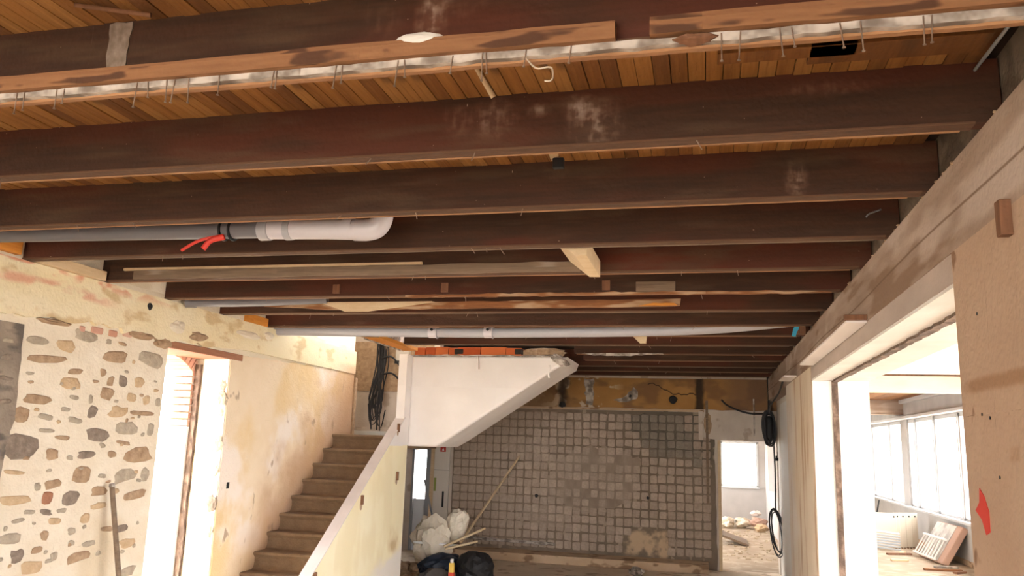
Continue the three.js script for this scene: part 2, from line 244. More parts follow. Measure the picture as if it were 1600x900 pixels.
// left wall, with its door opening between z = -5.99 and -6.93
const wallL = struct('wall_left', [box(LW, LX, 0, 3.2, 4, -5.99), box(LW, LX, 2.6, 3.2, -5.99, -6.93), box(LW, LX, 0, 3.2, -6.93, -9.75), box(LW, LX, 0, 1.74, -9.75, -10.62), box(LW, LX, 3.2, 5.6, -7.9, -9.75), box(-5.6, -5.4, 0, 5.6, -9.6, -10.78), box(-5.6, LW, 0, 5.6, -9.6, -9.75)], M.mortar);
{
  // plaster coat behind the door, its edge chipped along the jamb
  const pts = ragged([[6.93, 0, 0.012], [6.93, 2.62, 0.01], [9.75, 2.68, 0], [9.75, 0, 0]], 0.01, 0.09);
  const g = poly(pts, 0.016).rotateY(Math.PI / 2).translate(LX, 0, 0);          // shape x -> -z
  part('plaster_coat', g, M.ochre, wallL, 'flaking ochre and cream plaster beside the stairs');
  const b = ragged([[3.9, 2.955, 0], [9.75, 2.955, 0], [9.75, 2.665, 0], [7.1, 2.67, 0.006], [6.6, 2.64, 0.02], [5.9, 2.61, 0.03], [4.95, 2.62, 0.02], [4.6, 2.6, 0.012], [3.9, 2.56, 0]], 0.01, 0.08);
  part('plaster_band', poly(b, 0.03).rotateY(Math.PI / 2).translate(LX, 0, 0), M.bandL, wallL, 'yellowed plaster band under the ceiling with pink streaks');
  part('grey_render', poly(ragged([[3.9, 0, 0], [3.9, 2.53, 0], [4.47, 2.53, 0.006], [4.5, 1.9, 0.02], [4.44, 1.2, 0.03], [4.42, 0, 0]], 0.02, 0.08), 0.006).rotateY(Math.PI / 2).translate(LX, 0, 0), M.greyRender, wallL, 'patch of darker grey render at the near end');  // blotchy grey patch, darker than the mortar round it
  // rubble stones showing through the lime: z, y, width, height, tone
  const S = '-4.86 2.43 .17 .08 t|-5.03 2.53 .23 .08 g|-5.38 2.41 .25 .09 b|-5.80 2.43 .30 .12 g|-4.69 2.32 .35 .05 b|-4.60 2.44 .18 .05 g|-5.44 2.52 .10 .03 b|-5.28 2.52 .06 .04 g|-4.98 2.26 .16 .04 b|-4.95 2.17 .19 .08 t|-5.26 2.28 .06 .06 b|-5.35 2.22 .08 .07 b|-5.49 2.23 .10 .10 d|-5.68 2.24 .11 .09 t|-5.33 2.12 .15 .09 b|-5.61 2.11 .11 .06 t|-4.67 2.04 .22 .06 b|-5.00 2.07 .09 .03 g|-5.17 2.07 .04 .07 g|-4.55 1.93 .13 .10 b|-4.77 1.92 .13 .04 g|-5.20 1.97 .10 .09 d|-5.48 1.99 .20 .09 t|-5.75 1.99 .26 .04 b|-5.04 1.91 .13 .04 g|-4.79 1.83 .13 .03 g|-4.94 1.78 .14 .03 b|-5.29 1.81 .25 .11 d|-5.60 1.87 .23 .11 g|-5.88 1.86 .08 .10 g|-5.59 1.75 .16 .03 b|-4.57 1.72 .30 .15 d|-4.87 1.67 .12 .08 b|-5.19 1.66 .17 .05 d|-5.47 1.66 .09 .05 b|-5.77 1.66 .33 .12 b|-5.19 1.51 .17 .12 b|-5.64 1.49 .25 .10 g|-5.88 1.50 .09 .10 g|-5.39 1.50 .09 .03 g|-4.92 1.46 .14 .07 b|-4.78 1.45 .05 .06 g|-5.38 1.39 .19 .07 b|-4.88 1.37 .09 .08 r|-5.10 1.35 .18 .10 d|-5.79 1.34 .26 .07 b|-4.61 1.37 .28 .06 t|-5.40 1.28 .16 .06 t|-4.89 1.27 .11 .04 d|-4.74 1.28 .09 .03 g|-4.98 1.20 .11 .05 t|-5.27 1.20 .09 .08 t|-5.15 1.12 .08 .05 g|-4.90 1.11 .07 .06 b|-4.61 1.12 .17 .07 g|-5.67 1.09 .14 .06 d|-5.76 .97 .18 .08 t|-5.34 1.01 .13 .04 g|-4.85 1.02 .10 .04 b|-5.16 1.03 .06 .04 g|-4.69 1.00 .11 .09 d|-5.24 .92 .23 .07 b|-4.82 .91 .16 .09 t|-5.01 .96 .06 .06 g|-5.45 .93 .05 .04 g|-5.80 .75 .20 .07 g|-5.56 1.38 .09 .04 t|-5.79 2.10 .08 .07 t|-5.94 2.09 .06 .07 g|-4.94 1.98 .09 .03 g|-4.37 2.30 .09 .04 d|-4.38 2.16 .12 .03 d|-4.36 2.41 .09 .03 g|-4.40 2.01 .10 .03 d|-4.56 1.55 .17 .03 t|-5.52 1.10 .13 .04 b|-4.66 1.23 .10 .03 g|-5.03 1.27 .09 .03 g|-5.77 1.52 .05 .03 t';
  const stone = (z, y, w, h, k) => {
    const n = 11, o = rr(0, 6), P = [], I = [], ring = (s, d) => { for (let i = 0; i < n; i++) { const a = i / n * 6.283, q = 1 + 0.62 * (vn(Math.cos(a) * 1.6 + o * 9, Math.sin(a) * 1.6 + o) - 0.5) + 0.1 * (hash(i, Math.floor(o * 999)) - 0.5); const sx = Math.sign(Math.cos(a)) * Math.pow(Math.abs(Math.cos(a)), 0.75), sy = Math.sign(Math.sin(a)) * Math.pow(Math.abs(Math.sin(a)), 0.75); P.push(d, sy * q * s * h / 2, -sx * q * s * w / 2); } };
    ring(1.02, -0.004); ring(0.97, 0.002); ring(0.72, 0.007); P.push(0.008, 0, 0);
    for (let r = 0; r < 2; r++) for (let i = 0; i < n; i++) { const a = r * n + i, b = r * n + (i + 1) % n; I.push(a, b, a + n, b, b + n, a + n); }
    for (let i = 0; i < n; i++) I.push(2 * n + i, 2 * n + (i + 1) % n, 3 * n);
    const g = new THREE.BufferGeometry(); g.setAttribute('position', new THREE.Float32BufferAttribute(P, 3)); g.setIndex(I); g.rotateX(rr(-0.12, 0.12)); g.translate(LX + 0.001 + (z > -4.5 ? 0.006 : 0), y, z); g.computeVertexNormals();
    part('stone', g, M.stone[k], wallL);
  };
  for (const s of S.split('|')) { const [z, y, w, h, k] = s.split(' '); stone(+z, +y, +w, +h, k); }
  for (let i = 0; i < 46; i++) stone(rr(-5.9, -4.55), rr(0.62, 2.45), rr(0.03, 0.07), rr(0.02, 0.035), pick(['g', 't', 'b', 'g']));
  // reddish bricks bedded under the band, and a lump of render above the lintel
  for (const [z, y, w, h] of [[-4.99, 2.575, 0.05, 0.045], [-5.14, 2.585, 0.12, 0.05], [-5.31, 2.585, 0.09, 0.05], [-5.47, 2.6, 0.1, 0.04]]) part('brick', rbox(LX - 0.02, LX + 0.012, y - h / 2, y + h / 2, z - w / 2, z + w / 2, 0.01), pick(M.brick), wallL);
  for (const [z, y, w, h, m] of [[-5.63, 2.61, 0.3, 0.06, M.stone.b], [-5.9, 2.585, 0.22, 0.09, M.stone.b], [-6.35, 2.7, 0.34, 0.1, M.stone.b], [-4.72, 2.585, 0.3, 0.04, M.stone.b], [-6.05, 2.75, 0.24, 0.13, M.mortar], [-7.15, 2.83, 0.5, 0.1, M.mortar], [-7.55, 2.87, 0.22, 0.1, M.mortar]]) part('render_lump', lump(0.5, 2, 0.35, 1, 4).scale(0.09, h, w).translate(LX + 0.005, y, z), m, wallL);
  // door reveal: timber lintel, old frame rebate, outer brick arch and jamb
  part('wooden_lintel', rbox(LW + 0.02, LX + 0.02, 2.555, 2.62, -5.93, -7.12, 0.008), M.lintelWood, wallL, 'reddish timber lintel over the left door opening');
  part('reveal_plaster', box(LX - 0.27, LX + 0.004, 0, 2.555, -6.915, -6.935), M.whiteJamb, wallL, 'white plaster of the door reveal');
  part('frame_rebate', poly(ragged([[-4.845, 0, 0], [-4.845, 2.5, 0.006], [-4.79, 2.5, 0.006], [-4.79, 0, 0.008]], 0.008, 0.07), 0.035).translate(0, 0, -6.925), M.groove, wallL, 'dark strip where the old door frame stood');
  part('outer_jamb', box(LW, -4.845, 0, 1.9, -6.86, -6.94), M.whiteJamb, wallL);
  for (let i = 0; i < 8; i++) part('brick', rbox(LW, -4.845, 1.91 + i * 0.068, 1.91 + i * 0.068 + 0.055, -6.855 - (i % 2) * 0.004, -6.95, 0.006), M.brick[i % 4], wallL);
  const cz = -6.46, R = 0.66, cy = 1.9;       // segmental arch of the outer leaf
  for (let i = 0; i < 15; i++) { const a = mix(0.88, 2.262, (i + 0.5) / 15); const g = rbox(-0.12, 0.12, 0, 0.13, -0.027, 0.027, 0.006).rotateX(Math.PI / 2 - a); g.translate(-4.97, cy + Math.sin(a) * R, cz + Math.cos(a) * R); part('brick', g, M.brick[(i * 7) % 4], wallL); }
  for (const [y, s] of [[2.3, 0.035], [2.18, 0.05], [2.05, 0.03], [1.75, 0.05], [1.52, 0.04], [1.2, 0.05], [0.95, 0.04]]) part('chipped_stone', lump(s, 2, 0.5, 1.6, 5).scale(1.1, 1, 0.35).translate(LX - 0.035, y, -6.918), pick([M.stone.g, M.stone.d]), wallL);
  part('socket_hole', rbox(LX, LX + 0.022, 1.33, 1.39, -7.05, -7.09, 0.003), M.black, wallL, 'small black socket hole');
  part('wall_hole', lump(0.03, 1, 0.3).scale(0.5, 1, 1).translate(LX + 0.03, 2.86, -5.66), M.black, wallL);
}
// back part of the house behind the stairs
struct('wall_back_left', [box(-5.9, -5.4, 0, 3.2, -10.62, FAR)], M.farWhite);
// landing wall above the stairs, and the stairwell over it with an unseen opening added for light
const wallLanding = struct('wall_landing', [box(-5.4, -3.62, 1.76, 3.6, -10.62, -10.78), box(-3.62, -1.7, 3.2, 3.6, -10.62, -10.78), box(-5.4, -4.3, 3.6, 5.6, -10.62, -10.78), box(-2.3, -1.7, 3.6, 5.6, -10.62, -10.78), box(-4.3, -2.3, 5.1, 5.6, -10.62, -10.78), box(-1.75, -1.65, 3.2, 5.6, -9.5, -10.78), box(-5.1, -1.65, 5.5, 5.7, -7.9, -10.78), box(-5.1, -1.65, 3.2, 5.6, -7.85, -8.05), box(-3.62, -1.65, 3.2, 5.6, -9.4, -9.5)], M.farWhite);
part('brown_panel', box(-5.38, -3.7, 2.5, 3.2, -10.6, -10.625), M.stone.b, wallLanding, 'bare brown masonry behind the cables');
part('white_slit_strip', box(-5.3, -3.7, 1.887, 1.95, -10.6, -10.625), M.paint, wallLanding);  // white strip painted in place of the bright slit at landing level
part('wall_post', rbox(-4.56, -4.46, 1.887, 2.62, -9.755, -9.82, 0.01), M.stone.b, wallLanding);

// right wall: near pier, lintels, pilaster, rear stretch
const wallR = struct('wall_right', [box(RX, RW, 0, 2.63, 4, -3.35)], M.tan);
part('lintel', merge([box(RX, RW, 2.63, 2.965, 4, FAR)]), M.concrete, wallR, 'board-marked concrete lintel along the right side');
part('joist_infill', merge([box(RX + 0.06, RW, 2.965, 3.25, 4, FAR)]), M.infill, wallR, 'grey mortar between the joist ends');
part('lower_lintel', box(RX + 0.004, RW, 2.515, 2.63, -3.35, -7.85), M.lowerLintel, wallR, 'smooth grey lower lintel over the wide opening');
part('pilaster', box(RX, RW, 0, 2.63, -7.85, -10.3), M.pilaster, wallR, 'streaked cream pilaster beyond the wide opening');
part('rear_stretch', box(1.07, RW, 0, 2.63, -10.3, FAR), M.whiteJamb, wallR, 'white painted stretch by the back corner');
part('soffit_plaster', box(RX + 0.008, RW, 2.5, 2.516, -3.35, -7.85), M.whiteJamb, wallR, 'white plaster underside of the wide opening');
part('jamb_plaster', box(RX + 0.008, RW, 0, 2.5, -7.832, -7.852), M.whiteJamb, wallR, 'white plaster jamb of the wide opening');
part('frame_rebate', poly(ragged([[1.105, 3.35, 0], [1.155, 3.35, 0.006], [1.155, 7.84, 0], [1.105, 7.84, 0.006]], 0.006, 0.07), 0.02).rotateX(-Math.PI / 2).translate(0, 2.484, 0), M.groove, wallR, 'rough brown line left by a removed frame');
part('frame_rebate', poly(ragged([[1.105, 0, 0], [1.105, 2.5, 0.006], [1.155, 2.5, 0], [1.155, 0, 0.006]], 0.006, 0.07), 0.02).translate(0, 0, -7.834), M.groove, wallR, 'rough brown line left by a removed frame');
part('corner_trim', rbox(0.985, 1.075, 0, 2.5, -10.5, -11.9, 0.006), M.paint, wallR, 'white door lining in the back corner');
part('wooden_peg', rbox(RX - 0.035, RX + 0.02, 2.535, 2.65, -2.7, -2.745, 0.004), M.brownWood, wallR, 'stub of brown wood set in the near pier');
part('paint_mark', poly([[3.217, 1.746], [3.174, 1.722], [3.133, 1.671], [3.137, 1.604], [3.179, 1.591], [3.215, 1.639], [3.278, 1.667], [3.229, 1.697]], 0.002).rotateY(Math.PI / 2).translate(RX - 0.001 - 0.001, 0, 0), M.redPaint, wallR, 'red arrow-like spray mark on the near pier');
for (const [y, z] of [[2.0, -3.13], [1.985, -3.05], [1.79, -3.0], [2.35, -3.1]]) part('drill_hole', rod([RX - 0.002, y, z], [RX + 0.01, y, z], 0.006), M.black, wallR);
for (const [z, y, s] of [[-3.36, 2.2, 0.03], [-3.355, 1.95, 0.035], [-3.35, 1.72, 0.03], [-3.355, 2.44, 0.025]]) part('chipped_edge', lump(s, 1, 0.35, 1.6).scale(0.8, 1, 0.6).translate(RX + 0.03, y, z), M.tan, wallR);
{ // crumbs of mortar along the top of the lintel
  const gs = []; for (let i = 0; i < 90; i++) { const z = -2.2 - Math.pow(rnd(), 0.8) * 10.8; gs.push(lump(rr(0.004, 0.012), 0, 0.4, 0.7).translate(RX + 0.004, 2.965 + rr(-0.003, 0.008), z)); }
  part('mortar_crumbs', merge(gs), M.stone.b, wallR, 'crumbs of mortar on the lintel edge', 'stuff');
  
  part('shelf_scrap', rbox(0.8, 0.95, 2.64, 2.655, -9.05, -9.7, 0.004), M.white, wallR, 'broken white plaster end under the lintel');
}
// back wall
const farWall = struct('wall_back', [box(-5.9, -4.99, 0, 3.2, FAR, FAR - 0.25), box(-4.99, -4.66, 1.73, 3.2, FAR, FAR - 0.25), box(-4.66, 0.19, 0, 3.2, FAR, FAR - 0.25), box(0.19, 1.05, 2.0, 3.2, FAR, FAR - 0.25), box(1.05, 1.5, 0, 3.2, FAR, FAR - 0.25)], M.farWhite);
{
  part('painted_band', poly(ragged([[-4.3, 2.47, 0.008], [1.07, 2.475, 0], [1.07, 2.97, 0], [-4.3, 2.97, 0]], 0.008, 0.12), 0.035).translate(0, 0, FAR), M.farBand, farWall, 'stained orange-brown band below the ceiling');
  part('ledge_strip', rbox(-4.3, -0.05, 2.435, 2.47, FAR, FAR + 0.05, 0.006), M.plinth, farWall, 'narrow ledge under the painted band');
  part('tile_bed', poly(ragged([[-4.26, 0, 0], [0.12, 0, 0.012], [0.1, 2.43, 0], [-4.26, 2.43, 0]], 0.012, 0.1), 0.02).translate(0, 0, FAR), M.tileBed, farWall, 'old adhesive bed of a stripped tiled wall');
  const cand = [], P = 0.1385;
  for (let i = 0; i < 31; i++) for (let j = 0; j < 16; j++) {
    const x = -4.18 + i * P, y = 0.24 + j * P + 0.0; if (x > 0.04 || y > 2.4) continue;
    if (Math.hypot((x + 0.95) / 0.42, (y - 0.32) / 0.3) < 0.9) continue;
    const hidden = y > 1.76 && x < -4.05 + (y - 1.76) * 1.75 + 0.35;
    const { soot, smear } = wallTone(x, y);
    cand.push({ x, y, hidden, soot, smear, k: Math.abs(x + 1.6) + Math.abs(y - 1.4) * 0.4 });
  }
  const vars = [0, 1, 2, 3].map(() => { const h = 0.056, r = 0.012, pts = []; for (const [sx, sy] of [[1, 1], [-1, 1], [-1, -1], [1, -1]]) { const e = () => rr(-0.006, 0.006); pts.push([sx * (h - (sx * sy > 0 ? 0 : r)) + e(), sy * (h - (sx * sy > 0 ? r : 0)) + e()], [sx * (h - (sx * sy > 0 ? r : 0)) + e(), sy * (h - (sx * sy > 0 ? 0 : r)) + e()]); } return uvm(poly(pts, 0.004, 0.006)); });
  cand.sort((a, b) => (a.hidden - b.hidden) || (a.k - b.k));
  const rest = [];
  cand.forEach((c, i) => {
    const z = FAR + 0.018 + rr(-0.003, 0.003) - c.smear * 0.004, m = c.soot > 0.45 + rr(-0.15, 0.15) ? pick(M.padsGrey) : pick(M.pads), s = rr(0.93, 1.03);
    if (i < 300) { const o = copyPart('adhesive_pad', vars[i % 4], m, farWall); o.position.set(c.x + rr(-0.007, 0.007), c.y + rr(-0.007, 0.007), z); o.rotation.z = rr(-0.06, 0.06) + Math.floor(rr(0, 4)) * Math.PI / 2; o.scale.set(s * rr(0.9, 1.05), s * rr(0.9, 1.05), 1); } else rest.push(vars[i % 4].clone().scale(s, s, 1).translate(c.x, c.y, z));
  });
  part('adhesive_pads', merge(rest), M.pads[1], farWall, 'remaining squares of old tile adhesive', 'stuff');
  const smear = (pts, m, l) => part('mortar_smear', poly(ragged(pts, 0.07, 0.12), 0.003).translate(0, 0, FAR + 0.0195), m, farWall, l);
  smear([[-2.7, 1.05], [-2.1, 0.8], [-1.4, 0.9], [-1.05, 1.25], [-1.1, 1.7], [-1.9, 1.85], [-2.5, 1.6]], M.smearTan, 'smeared brownish mortar in the middle of the stripped wall');
  smear([[-1.25, 2.38], [-1.3, 2.15], [-0.95, 1.95], [-0.5, 1.85], [-0.1, 1.88], [-0.06, 2.38]], M.smearGrey, 'sooty grey mortar at the upper right of the stripped wall');
  smear([[-3.1, 0.75], [-2.8, 0.5], [-2.3, 0.55], [-2.2, 0.85], [-2.6, 0.9]], M.smearTan);
  smear([[-3.5, 1.75], [-3.2, 1.65], [-2.6, 1.72], [-2.5, 1.85], [-3.1, 1.9]], M.smearTan);
  for (const [x, y, s] of [[-0.54, 2.63, 0.07], [-2.37, 2.5, 0.06], [-1.24, 2.67, 0.035], [-2.78, 1.0, 0.03], [-0.95, 1.05, 0.025]]) part('wall_hole', lump(s, 1, 0.4, 1).scale(1, 1, 0.4).translate(x, y, FAR + 0.03), M.black, farWall);
  part('plaster_patch', poly(ragged([[-1.52, 2.6], [-1.3, 2.68], [-1.18, 2.82], [-1.12, 2.75], [-1.14, 2.62], [-1.3, 2.58]], 0.02, 0.06), 0.006).translate(0, 0, FAR + 0.034), M.plasterScrap, farWall, 'pale plaster patch round a hole in the band');
  part('plaster_patch', poly(ragged([[-1.98, 2.52], [-2.0, 2.95], [-1.84, 2.95], [-1.86, 2.52]], 0.02, 0.06), 0.005).translate(0, 0, FAR + 0.034), M.plasterScrap, farWall);
  part('white_patch', poly(ragged([[-0.12, 2.02], [0.3, 2.0], [1.06, 2.0], [1.06, 2.47], [-0.14, 2.47]], 0.012, 0.1), 0.02).translate(0, 0, FAR + 0.012), M.farWhite, farWall, 'white plaster over the back doorway');
  part('conduit', rbox(-0.03, 0.01, 1.0, 2.62, FAR + 0.02, FAR + 0.06, 0.006), M.greyWood, farWall, 'grey conduit beside the back doorway');
  part('conduit_stub', rod([0.72, 2.08, FAR + 0.04], [0.72, 2.66, FAR + 0.06], 0.012), M.plasterScrap, farWall);
  part('door_lining', merge([rbox(0.15, 0.2, 0, 2.0, FAR + 0.03, FAR - 0.25, 0.004)]), M.pale, farWall, 'pale lining of the back doorway');
  part('pipe_run', rod([-4.1, 0.27, FAR + 0.06], [-2.45, 0.25, FAR + 0.06], 0.025), M.plasterScrap, farWall, 'plastered pipe along the foot of the wall');
}
struct('trim_1', [rbox(-4.3, -0.01, 0, 0.13, FAR, FAR + 0.5, 0.012)], M.plinth, 'low brown concrete plinth along the back wall');
// narrow glazed door at far left of the back wall
{
  const d = struct('door_1', [rbox(-5.0, -4.96, 0, 1.73, FAR + 0.02, FAR - 0.1, 0.004), rbox(-4.74, -4.66, 0, 1.73, FAR + 0.02, FAR - 0.1, 0.004), rbox(-5.0, -4.66, 1.68, 1.73, FAR + 0.02, FAR - 0.1, 0.004)], M.frameMetal, 'narrow grey metal door frame behind the stairs');
  part('pane', box(-4.96, -4.74, 0.85, 1.68, FAR - 0.05, FAR - 0.056), M.glass, d);
  part('door_panel', box(-4.96, -4.74, 0, 0.85, FAR - 0.04, FAR - 0.06), flat(0xdcdfe4, 0.5), d);
  part('door_lining', rbox(-4.66, -4.59, 0, 1.75, FAR, FAR + 0.03, 0.004), M.pale, d);
  const e = thing('electrical_cabinet', 'white electrical cabinet with a small red warning sticker beside the narrow metal door', 'cabinet', [-4.44, 0, FAR + 0.005]);
  part('cabinet_door', rbox(-0.14, 0.13, 0.1, 1.95, 0, 0.06, 0.005), flat(0xd9d0c4, 0.6), e);
  part('warning_sticker', box(-0.04, 0.06, 1.66, 1.75, 0.06, 0.062), flat(0xc23a2e, 0.6), e, 'red sticker');
  part('warning_symbol', poly([[-0.01, 1.68], [0.03, 1.68], [0.012, 1.73]], 0.001).translate(0, 0, 0.062), M.paint, e);
  part('green_label', box(-0.13, -0.09, 1.0, 1.22, 0.06, 0.062), flat(0x8f9a4a, 0.7), e);
  part('handle', rbox(0.03, 0.06, 0.74, 1.0, 0.06, 0.08, 0.004), M.black, e);
  part('seam', box(-0.14, 0.13, 1.35, 1.358, 0.06, 0.0615), flat(0x8d857c), e);
}
// front of the house behind the camera: wide openings to the street
struct('wall_front', [box(LW, RW, 2.7, 3.2, 4, 4.3), box(LW, -4.2, 0, 2.7, 4, 4.3), box(0.5, RW, 0, 2.7, 4, 4.3), box(-2.05, -1.75, 0, 2.7, 4, 4.3)], M.mortar);
// back room seen through the doorway
struct('wall_back_room', [box(-2.4, 0.31, 0, 3, -22, -22.2), box(0.31, 1.25, 0, 0.93, -22, -22.2), box(0.31, 1.25, 2.07, 3, -22, -22.2), box(1.25, 1.5, 0, 3, -22, -22.2), box(-2.4, -2.2, 0, 0.9, FAR - 0.25, -22), box(-2.4, -2.2, 2.3, 3, FAR - 0.25, -22), box(-2.4, -2.2, 0.9, 2.3, FAR - 0.25, -14.2), box(-2.4, -2.2, 0.9, 2.3, -17.5, -18), box(-2.4, -2.2, 0.9, 2.3, -21.4, -22)], M.backRoom);  // openings in the left side are unseen, added to brighten this room
struct('wall_partition', [box(1.42, 1.56, 0, 3.2, FAR, -17.6), box(1.42, 1.56, 0, 0.9, -17.6, -21), box(1.42, 1.56, 2.1, 3.2, -17.6, -21), box(1.42, 1.56, 0, 3.2, -21, -27)], M.backRoom);
{ const w = struct('window_1', [rbox(0.31, 1.25, 0.93, 0.98, -21.98, -22.06, 0.004), rbox(0.31, 1.25, 2.02, 2.07, -21.98, -22.06, 0.004), rbox(0.31, 0.36, 0.93, 2.07, -21.98, -22.06, 0.004), rbox(1.2, 1.25, 0.93, 2.07, -21.98, -22.06, 0.004)], M.frameWhite, 'bright window of the back room');
  part('pane', box(0.36, 1.2, 0.98, 2.02, -22.02, -22.026), M.glass, w);
  part('window_sill', rbox(0.28, 1.28, 0.9, 0.935, -21.9, -22.05, 0.006), M.frameWhite, w); }
// side gallery: long window wall at x = 4.39
struct('wall_gallery', [box(4.39, 4.6, 0, 0.74, 4, -27), box(4.39, 4.6, 2.65, 3.2, 4, -27), ...[[-20.1, -20.7], [-15.0, -15.35], [-9.8, -10.2], [-4.8, -5.2], [0.2, -0.2], [-25.6, -27]].map(([a, b]) => box(4.39, 4.6, 0.74, 2.65, a, b)), box(1.42, 4.6, 0, 3.2, -26.8, -27), box(1.42, 4.6, 0, 3.2, 3.8, 4)], M.gallery);
struct('trim_2', [rbox(4.25, 4.41, 2.66, 2.72, 3.8, -26.8, 0.01), rbox(4.3, 4.41, 3.02, 3.12, 3.8, -26.8, 0.02)], M.frameWhite, 'white moulding over the gallery windows');
struct('trim_3', [rbox(4.3, 4.41, 0.71, 0.755, 3.8, -26.8, 0.006)], M.frameWhite, 'white sill under the gallery windows');
struct('baseboard_gallery', [rbox(4.37, 4.4, 0, 0.09, 3.8, -26.8, 0.004)], M.plinth);
[[-15.35, -20.1, [-16.2, -17.85, -19.37]], [-20.7, -25.6, [-22.0, -24.2]], [-10.2, -15.0, [-11.8, -13.4]], [-5.2, -9.8, [-6.7, -8.3]]].forEach(([a, b, ms], i) => {
  const gs = [rbox(4.42, 4.5, 0.74, 0.8, a, b, 0.004), rbox(4.42, 4.5, 2.58, 2.65, a, b, 0.004)];
  for (const z of [a - 0.03, ...ms, b + 0.03]) gs.push(rbox(4.42, 4.49, 0.74, 2.65, z - 0.045, z + 0.045, 0.004));
  for (const z of ms) gs.push(rbox(4.4, 4.47, 0.74, 2.65, z - 0.11, z - 0.075, 0.004));
  const w = struct(`window_${i + 2}`, gs, M.frameWhite, i ? undefined : 'tall white sliding windows of the side gallery');
  const zs = [a, ...ms, b]; for (let k = 0; k + 1 < zs.length; k++) part('pane', box(4.455, 4.459, 0.8, 2.58, zs[k] - 0.03, zs[k + 1] + 0.03), M.glass, w);
});
struct('beam', [box(1.42, 4.4, 2.82, 3.06, FAR, FAR - 0.35)], M.creamBeam, 'cream beam across the side gallery');
struct('trim_4', [box(1.42, 4.4, 3.06, 3.09, FAR - 0.03, FAR - 0.35)], M.brownWood, 'dark joint above the cream beam');
struct('beam', [box(1.56, 4.4, 2.78, 3.15, -20.3, -20.75)], M.concrete, 'brown concrete beam across the side gallery at the window pillar');
struct('beam', [box(1.42, 4.4, 2.82, 3.1, -4.6, -4.95)], M.white);
struct('ceiling_gallery', [box(1.42, 4.6, 3.09, 3.4, 4, -13.6), box(1.42, 4.6, 3.14, 3.4, -13.6, -27)], M.white);
{ const c = struct('ceiling_boards', [box(1.56, 4.39, 3.12, 3.14, -13.85, -20.3)], M.brownWood); for (let i = 0; i < 11; i++) part('plank', rbox(1.58 + i * 0.255, 1.58 + i * 0.255 + 0.245, 3.1, 3.12, -13.9, -20.28, 0.004), M.boards[i % 2 ? 3 : 5], c); }
struct('ceiling_back_room', [box(-2.4, 1.5, 2.95, 3.2, FAR - 0.25, -22.2)], M.white);

// upper floor: closed slab with boards below it, left open over the stairwell
const ceiling = struct('ceiling', [box(LW, RW, 3.215, 3.4, 4.3, -8.05), box(-3.62, RW, 3.215, 3.4, -8.05, -9.5), box(-1.7, RW, 3.215, 3.4, -9.5, -10.7), box(-5.9, RW, 3.2, 3.4, -10.7, FAR - 0.2)], M.subfloor);
{
  const pitch = 0.0615, variants = M.boards.map(() => null);
  const lens = [[-0.9, -2.12], [-2.12, -3.75], [-0.9, -2.86], [-2.86, -3.75], [-0.9, -3.75]];
  const geos = {};
  const board = (i, a, b) => { const x0 = LX + 0.02 + i * pitch, key = a + '/' + b; const g = geos[key] ??= uvm(rbox(-pitch / 2 + 0.0012, pitch / 2 - 0.0012, 0, 0.018, a - 0.001, b + 0.001, 0.002)); const m = copyPart('floor_board', g, pick(M.boards), ceiling); m.position.set(x0 + pitch / 2, 3.188 + rr(0, 0.005), 0); };
  for (let i = 0; i < 88; i++) { const k = Math.floor(rnd() * 3); if (k === 0) { board(i, ...lens[0]); board(i, ...lens[1]); } else if (k === 1) { board(i, ...lens[2]); board(i, ...lens[3]); } else board(i, ...lens[4]); }
  const rest = []; for (let i = 0; i < 88; i++) { const x = LX + 0.02 + i * pitch; rest.push(box(x + 0.001, x + pitch - 0.001, 3.188, 3.206, -3.76, -8.0)); if (x > -3.6) rest.push(box(x + 0.001, x + pitch - 0.001, 3.188, 3.206, -8.05, x > -1.6 ? -13.4 : -9.35)); }
  part('floor_boards', merge(rest), M.boards[3], ceiling, 'floorboards over the farther joists', 'stuff');
  // boards patched crosswise near the right wall
  for (const [x0, x1, z0, z1, m] of [[0.12, 0.9, -2.2, -2.27, M.brownWood], [0.3, 0.92, -2.33, -2.42, M.boards[5]], [0.05, 0.5, -2.62, -2.7, M.boards[3]], [0.35, 0.9, -2.62, -2.75, M.boards[5]], [0.1, 0.91, -2.98, -3.06, M.boards[0]], [0.2, 0.9, -3.1, -3.2, M.brownWood]]) part('patch_board', rbox(x0, x1, 3.172, 3.188, z0, z1, 0.003), m, ceiling);
}

for (const z of [-1.33, -0.56, 0.2, 0.97, 1.74, 2.5, 3.3]) part('overhead_joist', box(LX - 0.1, RX + 0.05, 2.968, 3.2, z, z - 0.065), M.joist[1], ceiling);

// ---------------------------------------------------------------- ceiling joists
const JZ = [-2.09, -2.86, -3.63, -4.38, -5.12, -5.87, -6.68, -7.5, -8.2, -8.98, -9.85, -10.6, -11.4, -12.15, -12.9];
const JL = [
  'frontmost dark ceiling joist with an orange batten and a torn plaster strip full of nails',
  'second joist from the front, dark, dusted with white powder in the middle',
  'third joist from the front, just before the grey drain pipe with an elbow',
  'dark joist right behind the drain pipe with the elbow and red conduits',
  'joist carrying a weathered grey plank on its left and bare red wood at right',
  'joist with a short grey board near its right end, before the split plank',
  'dark joist right behind the split orange plank and the short dark pipe',
  'dark joist right before the long sagging grey pipe',
  'dark joist right behind the long sagging pipe, a pale wood block under it',
  'dark joist over the exposed brick edge above the stairs',
  'joist edged with torn pale plaster past the tip of the white stair flight',
  'fourth joist counted from the tiled back wall, plain and dark',
  'third joist counted from the tiled back wall, plain and dark',
  'second joist counted from the tiled back wall, plain and dark',
  'hindmost joist, nearest the tiled back wall, plain and dark'];
const JM = [M.joistA, M.joistB, M.joistC, M.joist[0], M.joistRed, M.joist[1], M.joist[2], M.joist[0], M.joist[1], M.joist[2], M.joist[0], M.joist[1], M.joist[2], M.joist[0], M.joist[1]];
